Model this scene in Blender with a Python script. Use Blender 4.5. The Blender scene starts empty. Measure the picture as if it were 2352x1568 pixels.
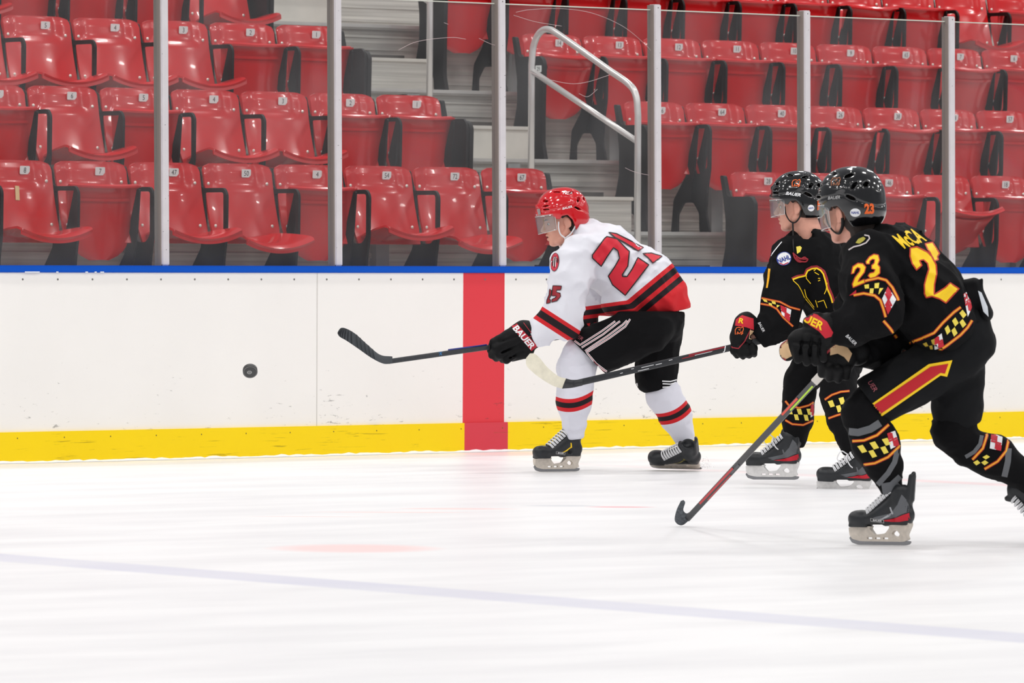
import bpy, bmesh, math, random
import numpy as np
from mathutils import Vector, Matrix
from mathutils.bvhtree import BVHTree
from mathutils.geometry import delaunay_2d_cdt
random.seed(7); np.random.seed(7)
SC = bpy.context.scene
COL = SC.collection
PI = math.pi

# ------------------------------------------------------------------ camera
IMG_W, IMG_H = 2352, 1568
LENS = 200.0
FPX = LENS/36.0*IMG_W
CX, CY = IMG_W/2, IMG_H/2
_phi = math.radians(39.4); _pitch = math.atan((CY-575)/FPX); _roll = math.atan(0.0043)
_V0 = np.array([math.sin(_phi), math.cos(_phi), 0.0]); _R0 = np.array([math.cos(_phi), -math.sin(_phi), 0.0]); _U0 = np.array([0, 0, 1.0])
CV = _V0*math.cos(_pitch)-_U0*math.sin(_pitch)
_U1 = _U0*math.cos(_pitch)+_V0*math.sin(_pitch)
CR = _R0*math.cos(_roll)+_U1*math.sin(_roll)
CU = _U1*math.cos(_roll)-_R0*math.sin(_roll)
def ray(px, py): return CV+(px-CX)/FPX*CR-(py-CY)/FPX*CU
CAM = -(FPX/402.0)*ray(1110, 1037.5)
def on_y(px, py, Y): r = ray(px, py); return CAM+r*((Y-CAM[1])/r[1])
def on_z(px, py, Z=0.0): r = ray(px, py); return CAM+r*((Z-CAM[2])/r[2])
def depth_of(P): return float((np.array(P)-CAM)@CV)
cam_data = bpy.data.cameras.new('camera'); cam = bpy.data.objects.new('camera', cam_data); COL.objects.link(cam)
cam_data.lens = LENS; cam_data.sensor_width = 36.0; cam_data.clip_start = 0.5; cam_data.clip_end = 300
cam.matrix_world = Matrix(((CR[0], CU[0], -CV[0], CAM[0]), (CR[1], CU[1], -CV[1], CAM[1]), (CR[2], CU[2], -CV[2], CAM[2]), (0, 0, 0, 1)))
cam_data.dof.use_dof = True; cam_data.dof.focus_distance = 27.0; cam_data.dof.aperture_fstop = 11.0
SC.camera = cam

# ------------------------------------------------------------------ light and exposure
SC.view_settings.view_transform = 'Standard'; SC.view_settings.look = 'None'
SC.view_settings.exposure = 0.31; SC.view_settings.gamma = 1.0
SC.view_settings.use_curve_mapping = False
world = bpy.data.worlds.new('world'); SC.world = world; world.use_nodes = True
world.node_tree.nodes['Background'].inputs[0].default_value = (0.93, 0.95, 1.0, 1)
world.node_tree.nodes['Background'].inputs[1].default_value = 0.24
def lamp(x, y, z, sx, sy, power):
    ld = bpy.data.lights.new('arena_lamp', 'AREA'); ld.shape = 'RECTANGLE'; ld.size = sx; ld.size_y = sy; ld.energy = power
    ld.color = (1.0, 0.975, 0.95)
    o = bpy.data.objects.new('arena_lamp', ld); COL.objects.link(o); o.location = (x, y, z)
for lx in (-21, -14, -7, 0, 7, 14, 21):
    for ly in (-22, -15, -8, -1.5, 4.5):
        lamp(lx, ly, 9.5, 1.3, 0.45, 142)

# ------------------------------------------------------------------ materials
def lin(c):
    return tuple(((v/255.0)/12.92 if v/255.0 <= 0.04045 else ((v/255.0+0.055)/1.055)**2.4) for v in c)
_mats = {}
def mat(name, rgb=(128, 128, 128), rough=0.5, metal=0.0, spec=0.5, var=0.0, scale=20.0, bump=0.0, bscale=200.0, coat=0.0, sheen=0.0):
    if name in _mats: return _mats[name]
    m = bpy.data.materials.new(name); m.use_nodes = True; nt = m.node_tree; b = nt.nodes['Principled BSDF']
    c = lin(rgb); b.inputs['Base Color'].default_value = (*c, 1); b.inputs['Roughness'].default_value = rough
    b.inputs['Metallic'].default_value = metal; b.inputs['Specular IOR Level'].default_value = spec
    b.inputs['Coat Weight'].default_value = coat
    if sheen: b.inputs['Sheen Weight'].default_value = sheen
    tc = nt.nodes.new('ShaderNodeTexCoord')
    if var > 0:
        n = nt.nodes.new('ShaderNodeTexNoise'); n.inputs['Scale'].default_value = scale; n.inputs['Detail'].default_value = 4
        nt.links.new(tc.outputs['Object'], n.inputs['Vector'])
        r = nt.nodes.new('ShaderNodeValToRGB'); r.color_ramp.elements[0].position = 0.3; r.color_ramp.elements[1].position = 0.7
        r.color_ramp.elements[0].color = (*[x*(1-var) for x in c], 1); r.color_ramp.elements[1].color = (*[min(1, x*(1+var)) for x in c], 1)
        nt.links.new(n.outputs['Fac'], r.inputs['Fac']); nt.links.new(r.outputs['Color'], b.inputs['Base Color'])
    if bump > 0:
        n2 = nt.nodes.new('ShaderNodeTexNoise'); n2.inputs['Scale'].default_value = bscale; n2.inputs['Detail'].default_value = 3
        nt.links.new(tc.outputs['Object'], n2.inputs['Vector'])
        bp = nt.nodes.new('ShaderNodeBump'); bp.inputs['Strength'].default_value = bump; bp.inputs['Distance'].default_value = 0.002
        nt.links.new(n2.outputs['Fac'], bp.inputs['Height']); nt.links.new(bp.outputs['Normal'], b.inputs['Normal'])
    _mats[name] = m; return m
def banded(name, stops, rough=0.8, attr='band', spec=0.3, bump=0.25, second=None, bscale=350):
    """cloth whose colour changes at thresholds of a per-vertex coordinate along the sleeve, torso or sock"""
    m = bpy.data.materials.new(name); m.use_nodes = True; nt = m.node_tree; b = nt.nodes['Principled BSDF']
    b.inputs['Roughness'].default_value = rough; b.inputs['Specular IOR Level'].default_value = spec
    def ramp(attr, stops):
        a = nt.nodes.new('ShaderNodeAttribute'); a.attribute_name = attr
        r = nt.nodes.new('ShaderNodeValToRGB'); r.color_ramp.interpolation = 'CONSTANT'
        e = r.color_ramp.elements
        while len(e) > 1: e.remove(e[0])
        e[0].position = stops[0][0]; e[0].color = (*lin(stops[0][1]), 1)
        for p, c in stops[1:]:
            x = e.new(p); x.color = (*lin(c), 1)
        nt.links.new(a.outputs['Fac'], r.inputs['Fac']); return r, a
    r, a = ramp(attr, stops); out = r.outputs['Color']
    if second:
        at2, st2 = second
        r2, a2 = ramp(at2, st2)
        gt = nt.nodes.new('ShaderNodeMath'); gt.operation = 'GREATER_THAN'; gt.inputs[1].default_value = 0.001
        nt.links.new(a2.outputs['Fac'], gt.inputs[0])
        mx = nt.nodes.new('ShaderNodeMixRGB'); nt.links.new(gt.outputs[0], mx.inputs[0])
        nt.links.new(out, mx.inputs[1]); nt.links.new(r2.outputs['Color'], mx.inputs[2]); out = mx.outputs[0]
    nt.links.new(out, b.inputs['Base Color'])
    tc = nt.nodes.new('ShaderNodeTexCoord'); n2 = nt.nodes.new('ShaderNodeTexNoise'); n2.inputs['Scale'].default_value = bscale
    nt.links.new(tc.outputs['Object'], n2.inputs['Vector'])
    bp = nt.nodes.new('ShaderNodeBump'); bp.inputs['Strength'].default_value = bump; bp.inputs['Distance'].default_value = 0.002
    nt.links.new(n2.outputs['Fac'], bp.inputs['Height']); nt.links.new(bp.outputs['Normal'], b.inputs['Normal'])
    return m
def glassy(name, tint=(235, 240, 240), haze=0.04, gloss=0.06, rough=0.05, scratches=False):
    m = bpy.data.materials.new(name); m.use_nodes = True; nt = m.node_tree; nt.nodes.clear()
    out = nt.nodes.new('ShaderNodeOutputMaterial'); tr = nt.nodes.new('ShaderNodeBsdfTransparent'); tr.inputs[0].default_value = (*lin(tint), 1)
    df = nt.nodes.new('ShaderNodeBsdfDiffuse'); df.inputs[0].default_value = (0.8, 0.8, 0.82, 1)
    gl = nt.nodes.new('ShaderNodeBsdfGlossy'); gl.inputs['Roughness'].default_value = rough
    m1 = nt.nodes.new('ShaderNodeMixShader'); m2 = nt.nodes.new('ShaderNodeMixShader')
    m1.inputs[0].default_value = haze; m2.inputs[0].default_value = gloss
    if scratches:
        tc = nt.nodes.new('ShaderNodeTexCoord')
        mp = nt.nodes.new('ShaderNodeMapping'); mp.inputs['Scale'].default_value = (1.0, 1.0, 0.6)
        n = nt.nodes.new('ShaderNodeTexNoise'); n.inputs['Scale'].default_value = 2.2; n.inputs['Detail'].default_value = 3
        nt.links.new(tc.outputs['Object'], mp.inputs['Vector']); nt.links.new(mp.outputs['Vector'], n.inputs['Vector'])
        r = nt.nodes.new('ShaderNodeValToRGB'); e = r.color_ramp.elements
        e[0].position = 0.35; e[0].color = (haze*0.4,)*3+(1,); e[1].position = 0.7; e[1].color = (haze*1.7,)*3+(1,)
        nt.links.new(n.outputs['Fac'], r.inputs['Fac'])
        nt.links.new(r.outputs['Color'], m1.inputs[0])
    nt.links.new(tr.outputs[0], m1.inputs[1]); nt.links.new(df.outputs[0], m1.inputs[2])
    nt.links.new(m1.outputs[0], m2.inputs[1]); nt.links.new(gl.outputs[0], m2.inputs[2]); nt.links.new(m2.outputs[0], out.inputs[0])
    return m

# ------------------------------------------------------------------ object helpers
def tag(o, label=None, cat=None, group=None, kind=None):
    if label: o['label'] = label
    if cat: o['category'] = cat
    if group: o['group'] = group
    if kind: o['kind'] = kind
    return o
def empty(name, loc=(0, 0, 0)):
    o = bpy.data.objects.new(name, None); COL.objects.link(o); o.location = loc; o.empty_display_size = 0.1; return o
def smooth(me, flag=True):
    me.polygons.foreach_set('use_smooth', [flag]*len(me.polygons)); me.update()
def mesh_obj(name, verts, faces, m, parent=None, sm=True, attrs=None, loc=(0, 0, 0), autosmooth=None):
    """verts in the parent's (or the object's own) space"""
    me = bpy.data.meshes.new(name)
    me.from_pydata([tuple(v) for v in verts], [], [tuple(int(i) for i in f) for f in faces]); me.validate()
    me.materials.append(m)
    if attrs:
        for k, v in attrs.items():
            a = me.attributes.new(k, 'FLOAT', 'POINT'); a.data.foreach_set('value', np.asarray(v, dtype=np.float32))
    if len(me.polygons) > 4000:
        bm = bmesh.new(); bm.from_mesh(me); e = [x for x in bm.edges if x.is_boundary]
        if e: bmesh.ops.holes_fill(bm, edges=e, sides=12)
        bmesh.ops.recalc_face_normals(bm, faces=bm.faces); bm.to_mesh(me); bm.free()
    smooth(me, sm)
    if autosmooth and hasattr(me, 'set_sharp_from_angle'): me.set_sharp_from_angle(angle=math.radians(autosmooth))
    o = bpy.data.objects.new(name, me); COL.objects.link(o); o.location = loc
    if parent: o.parent = parent
    return o
def bm_obj(name, bm, m, parent=None, sm=False, loc=(0, 0, 0), auto=None):
    bmesh.ops.recalc_face_normals(bm, faces=bm.faces)
    me = bpy.data.meshes.new(name); bm.to_mesh(me); bm.free(); me.materials.append(m)
    smooth(me, sm or auto is not None)
    if auto: me.set_sharp_from_angle(angle=math.radians(auto))
    o = bpy.data.objects.new(name, me); COL.objects.link(o); o.location = loc
    if parent: o.parent = parent
    return o
def bm_box(bm, a, b, bevel=0.0):
    a = Vector(a); b = Vector(b); c = (a+b)/2; s = b-a
    r = bmesh.ops.create_cube(bm, size=1.0, matrix=Matrix.Translation(c) @ Matrix.Diagonal((abs(s.x), abs(s.y), abs(s.z), 1)))
    if bevel > 0:
        ed = set(e for v in r['verts'] for e in v.link_edges)
        bmesh.ops.bevel(bm, geom=list(ed), offset=bevel, segments=2, affect='EDGES')
def box_obj(name, a, b, m, parent=None, bevel=0.0):
    bm = bmesh.new(); bm_box(bm, a, b, bevel); return bm_obj(name, bm, m, parent, auto=35 if bevel else None)
def tube_data(pts, rad, seg=10, closed=False, flat=None):
    """swept tube through pts; rad number or list; returns verts, faces"""
    P = [Vector(p) for p in pts]; n = len(P); V = []; F = []
    rads = rad if hasattr(rad, '__len__') else [rad]*n
    t0 = (P[1]-P[0]).normalized(); up = Vector((0, 0, 1)) if abs(t0.z) < 0.9 else Vector((1, 0, 0))
    nrm = (up-t0*up.dot(t0)).normalized()
    for i in range(n):
        t = (P[min(i+1, n-1)]-P[max(i-1, 0)])
        if closed: t = P[(i+1) % n]-P[i-1]
        t.normalize(); nrm = (nrm-t*nrm.dot(t)).normalized(); bn = t.cross(nrm)
        for k in range(seg):
            a = 2*PI*k/seg; V.append(P[i]+(nrm*math.cos(a)+bn*math.sin(a)*(flat or 1.0))*rads[i])
    m = n if closed else n-1
    for i in range(m):
        for k in range(seg):
            a = i*seg+k; b = i*seg+(k+1) % seg; c = ((i+1) % n)*seg+(k+1) % seg; d = ((i+1) % n)*seg+k
            F.append((a, b, c, d))
    if not closed:
        F.append(tuple(range(seg))[::-1]); F.append(tuple((n-1)*seg+k for k in range(seg)))
    return V, F
def merge(parts):
    V = []; F = []
    for v, f in parts:
        o = len(V); V += list(v); F += [tuple(i+o for i in q) for q in f]
    return V, F
def bez(pts, n=8):
    """Catmull-Rom through pts"""
    P = [np.array(p, float) for p in pts]; P = [2*P[0]-P[1]]+P+[2*P[-1]-P[-2]]; out = []
    for i in range(1, len(P)-2):
        for k in range(n):
            t = k/n; a, b, c, d = P[i-1], P[i], P[i+1], P[i+2]
            out.append(0.5*((2*b)+(-a+c)*t+(2*a-5*b+4*c-d)*t*t+(-a+3*b-3*c+d)*t**3))
    out.append(P[-2]); return out
def inside(x, y, poly):
    c = False; j = len(poly)-1
    for i in range(len(poly)):
        (xi, yi), (xj, yj) = poly[i][:2], poly[j][:2]
        if (yi > y) != (yj > y) and x < (xj-xi)*(y-yi)/(yj-yi)+xi: c = not c
        j = i
    return c
def drop_holes(v, faces, holes):
    out = []
    for f in faces:
        x = sum(v[i].x for i in f)/len(f); y = sum(v[i].y for i in f)/len(f)
        if not any(inside(x, y, h) for h in holes): out.append(f)
    return out
def poly_extrude(outer, holes, fn, th):
    """flat outline (2D, with holes) given thickness; fn(u, v, w) -> 3D point"""
    loops = [outer]+list(holes); vs = []; es = []
    for lp in loops:
        o = len(vs); vs += [Vector((p[0], p[1])) for p in lp]; es += [(o+i, o+(i+1) % len(lp)) for i in range(len(lp))]
    r = delaunay_2d_cdt(vs, es, [], 1, 1e-7); v2 = r[0]; f2 = drop_holes(v2, r[2], holes)
    n = len(v2); V = [fn(v.x, v.y, -th/2) for v in v2]+[fn(v.x, v.y, th/2) for v in v2]
    F = [tuple(f) for f in f2]+[tuple(n+i for i in reversed(f)) for f in f2]
    cnt = {}
    for f in f2:
        for i in range(len(f)):
            a, b = f[i], f[(i+1) % len(f)]; k = (min(a, b), max(a, b)); cnt.setdefault(k, []).append((a, b))
    for k, l in cnt.items():
        if len(l) == 1: a, b = l[0]; F.append((b, a, n+a, n+b))
    return V, F
def fix_normals(o):
    bm = bmesh.new(); bm.from_mesh(o.data); bmesh.ops.recalc_face_normals(bm, faces=bm.faces); bm.to_mesh(o.data); bm.free()
def slab(fn, nu, nv, th):
    """sheet fn(u,v)->(point, normal) with thickness"""
    V = []; B = []; F = []
    P = np.array([[fn(i/(nu-1), j/(nv-1)) for j in range(nv)] for i in range(nu)])
    du = np.gradient(P, axis=0); dv = np.gradient(P, axis=1); N = np.cross(du, dv); N /= (np.linalg.norm(N, axis=2, keepdims=True)+1e-12)
    A = (P+N*th/2).reshape(-1, 3); Bk = (P-N*th/2).reshape(-1, 3); n = nu*nv
    V = list(A)+list(Bk)
    for i in range(nu-1):
        for j in range(nv-1):
            a, b, c, d = i*nv+j, (i+1)*nv+j, (i+1)*nv+j+1, i*nv+j+1
            F.append((a, b, c, d)); F.append((n+d, n+c, n+b, n+a))
    rim = [i*nv for i in range(nu)]+[(nu-1)*nv+j for j in range(1, nv)]+[i*nv+nv-1 for i in range(nu-2, -1, -1)]+[j for j in range(nv-2, 0, -1)]
    for k in range(len(rim)):
        a, b = rim[k], rim[(k+1) % len(rim)]; F.append((b, a, n+a, n+b))
    return V, F
_txt = {}
def text_mesh(s, shear=0.0, bold=0.0):
    """letter outlines of a string as (verts2d, faces); unit height about 0.7"""
    k = (s, shear, bold)
    if k in _txt: return _txt[k]
    cu = bpy.data.curves.new('lettering', 'FONT'); cu.body = s; cu.shear = shear; cu.offset = bold; cu.align_x = 'CENTER'; cu.resolution_u = 3
    o = bpy.data.objects.new('lettering', cu); COL.objects.link(o)
    dg = bpy.context.evaluated_depsgraph_get(); me = bpy.data.meshes.new_from_object(o.evaluated_get(dg))
    v = [(p.co.x, p.co.y) for p in me.vertices]; f = [tuple(p.vertices) for p in me.polygons]
    bpy.data.objects.remove(o); bpy.data.curves.remove(cu); bpy.data.meshes.remove(me)
    ys = [p[1] for p in v]; my = (min(ys)+max(ys))/2; xs = [p[0] for p in v]; mx = (min(xs)+max(xs))/2
    v = [(x-mx, y-my) for x, y in v]; _txt[k] = (v, f); return _txt[k]
def copy_tree(o, parent=None):
    c = o.copy(); COL.objects.link(c)
    if parent: c.parent = parent
    for ch in list(o.children): copy_tree(ch, c)
    return c
# ------------------------------------------------------------------ rink: ice, boards, glass
def ice_material():
    m = bpy.data.materials.new('ice'); m.use_nodes = True; nt = m.node_tree; b = nt.nodes['Principled BSDF']
    L = nt.links.new; N = nt.nodes.new
    b.inputs['Roughness'].default_value = 0.38; b.inputs['Specular IOR Level'].default_value = 0.25
    tc = N('ShaderNodeTexCoord'); sp = N('ShaderNodeSeparateXYZ'); L(tc.outputs['Object'], sp.inputs[0])
    def M(op, a, c=None):
        n = N('ShaderNodeMath'); n.operation = op
        for i, v in enumerate((a, c)):
            if v is None: continue
            if isinstance(v, (int, float)): n.inputs[i].default_value = v
            else: L(v, n.inputs[i])
        return n.outputs[0]
    X, Y = sp.outputs[0], sp.outputs[1]
    nz = N('ShaderNodeTexNoise'); nz.inputs['Scale'].default_value = 0.8; nz.inputs['Detail'].default_value = 5
    mp = N('ShaderNodeMapping'); mp.inputs['Scale'].default_value = (1.0, 3.0, 1.0); mp.inputs['Rotation'].default_value = (0, 0, 0.69); L(tc.outputs['Object'], mp.inputs[0]); L(mp.outputs[0], nz.inputs['Vector'])
    r = N('ShaderNodeValToRGB'); e = r.color_ramp.elements
    e[0].position = 0.32; e[0].color = (*lin((233, 233, 235)), 1); e[1].position = 0.62; e[1].color = (*lin((245, 245, 246)), 1)
    L(nz.outputs['Fac'], r.inputs['Fac']); col = r.outputs['Color']
    def paint(mask, rgb, amt):
        nonlocal col
        mx = N('ShaderNodeMixRGB'); L(M('MULTIPLY', mask, amt), mx.inputs[0]); L(col, mx.inputs[1]); mx.inputs[2].default_value = (*lin(rgb), 1); col = mx.outputs[0]
    def band(coord, c0, half, soft):
        d = M('ABSOLUTE', M('SUBTRACT', coord, c0)); n = N('ShaderNodeMapRange'); L(d, n.inputs[0])
        n.inputs[1].default_value = half-soft; n.inputs[2].default_value = half+soft; n.inputs[3].default_value = 1; n.inputs[4].default_value = 0; return n.outputs[0]
    fog = N('ShaderNodeTexNoise'); fog.inputs['Scale'].default_value = 1.3; L(tc.outputs['Object'], fog.inputs['Vector'])
    fg = N('ShaderNodeMapRange'); L(fog.outputs['Fac'], fg.inputs[0]); fg.inputs[1].default_value = 0.3; fg.inputs[2].default_value = 0.65; fg.inputs[3].default_value = 0.6; fg.inputs[4].default_value = 1.0
    paint(M('MULTIPLY', band(X, -8.53, 0.15, 0.03), fg.outputs[0]), (213, 214, 229), 0.85)      # blue line under frost
    far = N('ShaderNodeMapRange'); L(Y, far.inputs[0]); far.inputs[1].default_value = -2.0; far.inputs[2].default_value = -5.0; far.inputs[3].default_value = 0.35; far.inputs[4].default_value = 1.0
    paint(M('MULTIPLY', band(X, -0.72, 0.10, 0.05), M('MULTIPLY', far.outputs[0], fg.outputs[0])), (248, 214, 216), 0.8)   # red line under frost
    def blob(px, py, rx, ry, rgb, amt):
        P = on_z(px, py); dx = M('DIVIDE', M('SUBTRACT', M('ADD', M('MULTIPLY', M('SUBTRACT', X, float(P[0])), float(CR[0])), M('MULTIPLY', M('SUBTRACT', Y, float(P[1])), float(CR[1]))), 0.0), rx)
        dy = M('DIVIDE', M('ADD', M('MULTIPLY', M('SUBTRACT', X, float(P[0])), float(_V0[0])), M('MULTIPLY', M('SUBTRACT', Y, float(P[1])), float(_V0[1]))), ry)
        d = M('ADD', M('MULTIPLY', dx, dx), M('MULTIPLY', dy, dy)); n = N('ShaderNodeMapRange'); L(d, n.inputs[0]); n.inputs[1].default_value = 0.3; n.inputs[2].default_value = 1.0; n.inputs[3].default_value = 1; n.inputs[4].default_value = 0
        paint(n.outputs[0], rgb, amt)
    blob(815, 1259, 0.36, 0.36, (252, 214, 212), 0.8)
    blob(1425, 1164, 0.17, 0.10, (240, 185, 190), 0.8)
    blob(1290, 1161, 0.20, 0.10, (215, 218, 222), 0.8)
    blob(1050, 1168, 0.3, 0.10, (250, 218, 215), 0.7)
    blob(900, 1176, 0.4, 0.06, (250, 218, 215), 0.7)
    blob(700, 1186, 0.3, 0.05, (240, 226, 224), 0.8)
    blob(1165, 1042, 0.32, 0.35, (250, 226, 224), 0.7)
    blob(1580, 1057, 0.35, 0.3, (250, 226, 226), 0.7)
    L(col, b.inputs['Base Color'])
    n3 = N('ShaderNodeTexNoise'); n3.inputs['Scale'].default_value = 30; n3.inputs['Detail'].default_value = 6; L(mp.outputs[0], n3.inputs['Vector'])
    bp = N('ShaderNodeBump'); bp.inputs['Strength'].default_value = 0.25; bp.inputs['Distance'].default_value = 0.003; L(n3.outputs['Fac'], bp.inputs['Height']); L(bp.outputs['Normal'], b.inputs['Normal'])
    return m
ice = mesh_obj('floor', [(-32, -30, 0), (32, -30, 0), (32, 0.0, 0), (-32, 0.0, 0)], [(0, 1, 2, 3)], ice_material(), sm=False); tag(ice, kind='structure', label='white frosted ice with faint blue and red lines')

def boards_material(name, base, marks=(70, 66, 62), thr=0.66, red=(-0.1525, 0.1525), redrgb=(224, 62, 72), streak=False):
    m = bpy.data.materials.new(name); m.use_nodes = True; nt = m.node_tree; b = nt.nodes['Principled BSDF']; L = nt.links.new; N = nt.nodes.new
    b.inputs['Roughness'].default_value = 0.35; b.inputs['Specular IOR Level'].default_value = 0.3
    tc = N('ShaderNodeTexCoord'); sp = N('ShaderNodeSeparateXYZ'); L(tc.outputs['Object'], sp.inputs[0])
    bs = N('ShaderNodeTexNoise'); bs.inputs['Scale'].default_value = 1.5; bs.inputs['Detail'].default_value = 6; L(tc.outputs['Object'], bs.inputs['Vector'])
    r0 = N('ShaderNodeValToRGB'); e = r0.color_ramp.elements; e[0].position = 0.3; e[0].color = (*[x*0.965 for x in lin(base)], 1); e[1].position = 0.7; e[1].color = (*lin(base), 1)
    L(bs.outputs['Fac'], r0.inputs['Fac'])
    # red centre stripe
    gt = N('ShaderNodeMath'); gt.operation = 'GREATER_THAN'; gt.inputs[1].default_value = red[0]; L(sp.outputs[0], gt.inputs[0])
    lt = N('ShaderNodeMath'); lt.operation = 'LESS_THAN'; lt.inputs[1].default_value = red[1]; L(sp.outputs[0], lt.inputs[0])
    mu = N('ShaderNodeMath'); mu.operation = 'MULTIPLY'; L(gt.outputs[0], mu.inputs[0]); L(lt.outputs[0], mu.inputs[1])
    mx = N('ShaderNodeMixRGB'); L(mu.outputs[0], mx.inputs[0]); L(r0.outputs['Color'], mx.inputs[1]); mx.inputs[2].default_value = (*lin(redrgb), 1)
    # scuffs: dashes, mostly low on the board
    mp = N('ShaderNodeMapping'); mp.inputs['Scale'].default_value = (14, 1, 46) if not streak else (3, 1, 80); L(tc.outputs['Object'], mp.inputs[0])
    n1 = N('ShaderNodeTexNoise'); n1.inputs['Scale'].default_value = 1.0; n1.inputs['Detail'].default_value = 5; n1.inputs['Roughness'].default_value = 0.7; n1.inputs['Distortion'].default_value = 0.6; L(mp.outputs[0], n1.inputs['Vector'])
    n2 = N('ShaderNodeTexNoise'); n2.inputs['Scale'].default_value = 2.5; n2.inputs['Detail'].default_value = 2; L(tc.outputs['Object'], n2.inputs['Vector'])
    hz = N('ShaderNodeMapRange'); L(sp.outputs[2], hz.inputs[0]); hz.inputs[1].default_value = 0.1; hz.inputs[2].default_value = 0.75; hz.inputs[3].default_value = 0.05; hz.inputs[4].default_value = -0.08
    ad = N('ShaderNodeMath'); ad.operation = 'ADD'; L(n1.outputs['Fac'], ad.inputs[0]); L(hz.outputs[0], ad.inputs[1])
    m2 = N('ShaderNodeMath'); m2.operation = 'MULTIPLY_ADD'; L(n2.outputs['Fac'], m2.inputs[0]); m2.inputs[1].default_value = 0.25; L(ad.outputs[0], m2.inputs[2])
    rr = N('ShaderNodeMapRange'); L(m2.outputs[0], rr.inputs[0]); rr.inputs[1].default_value = thr+0.125; rr.inputs[2].default_value = thr+0.125+0.06; rr.inputs[3].default_value = 0; rr.inputs[4].default_value = 0.55
    mx2 = N('ShaderNodeMixRGB'); L(rr.outputs[0], mx2.inputs[0]); L(mx.outputs[0], mx2.inputs[1]); mx2.inputs[2].default_value = (*lin(marks), 1)
    L(mx2.outputs[0], b.inputs['Base Color']); return m
BX0, BX1 = -14.0, 18.0
BH = 1.06
wall = box_obj('wall_boards', (BX0, 0.0, 0), (BX1, 0.10, 1.022), boards_material('board_white', (248, 245, 241), thr=0.655)); tag(wall, 'white rink dasher board with a red centre stripe', kind='structure')
kick = box_obj('baseboard_kickplate', (BX0, -0.014, 0), (BX1, 0.0, 0.168), boards_material('board_yellow', (255, 219, 0), marks=(120, 92, 10), thr=0.66, red=(-0.150, 0.170), redrgb=(214, 64, 78), streak=True)); tag(kick, 'yellow kickplate along the foot of the boards', kind='structure')
capm = mat('cap_blue', (2, 82, 192), 0.5, spec=0.15)
cap = box_obj('trim_1', (BX0, -0.012, 1.022), (BX1, 0.13, BH), capm, bevel=0.004); tag(cap, 'blue cap rail on top of the boards', kind='structure')
dark = mat('joint', (196, 192, 186), 0.7)
for px in (728, 1585+345):
    x = float(on_y(px, 800, 0)[0]); j = box_obj('trim_joint', (x-0.0018, -0.0012, 0.168), (x+0.0018, 0.001, 1.02), dark, wall); 
screwm = mat('screw_grey', (120, 116, 112), 0.4, metal=0.5)
def screws(name, zc, xs, y, m, parent, r=0.006):
    parts = []
    for x in xs:
        V = [(x, y-0.002, zc)]+[(x+r*math.cos(a), y, zc+r*math.sin(a)) for a in np.linspace(0, 2*PI, 9)[:-1]]
        parts.append((V, [(0, 1+k, 1+(k+1) % 8) for k in range(8)]))
    V, F = merge(parts); return mesh_obj(name, V, F, m, parent)
so = screws('screw', 0.985, [BX0+0.1+0.228*i for i in range(135) if -4 < BX0+0.1+0.228*i < 5], -0.0005, screwm, wall); so['kind'] = 'stuff'
so = screws('screw', 0.135, [BX0+0.1+0.305*i for i in range(100) if -4 < BX0+0.1+0.305*i < 5], -0.0145, mat('screw_dark', (110, 88, 20), 0.5), kick, 0.004); so['kind'] = 'stuff'
# white lettering remains on the lower edge of the cap rail
wm = mat('cap_lettering', (225, 230, 240), 0.5); parts = []
for a, b in ((54, 88), (126, 131), (193, 199), (214, 219), (227, 236)):
    xa, xb = float(on_y(a, 620, 0)[0]), float(on_y(b, 620, 0)[0])
    parts.append(([(xa, -0.0132, 1.0215), (xb, -0.0132, 1.0215), (xb, -0.0132, 1.0275), (xa, -0.0132, 1.0275)], [(0, 1, 2, 3)]))
V, F = merge(parts); mesh_obj('lettering', V, F, wm, cap, sm=False)['kind'] = 'stuff'
# packed snow along the kickplate
parts = []; n = 420; V = []; F = []
for i in range(n):
    x = -5+11*i/(n-1); h = 0.007+0.007*abs(math.sin(i*0.71)*math.sin(i*0.173))+0.004*random.random(); w = 0.03+0.012*math.sin(i*0.37)
    V += [(x, -0.0145, h), (x, -0.0145-w*0.5, h*0.6), (x, -0.0145-w, 0.0005), (x, -0.0145, 0.0)]
for i in range(n-1):
    a = i*4
    for k in range(3): F.append((a+k, a+k+1, a+5+k, a+4+k))
sn = mesh_obj('snow_ridge', V, F, mat('snow', (247, 247, 248), 0.8)); fix_normals(sn); tag(sn, 'thin ridge of scraped snow along the yellow kickplate', 'snow', kind='stuff')

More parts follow.
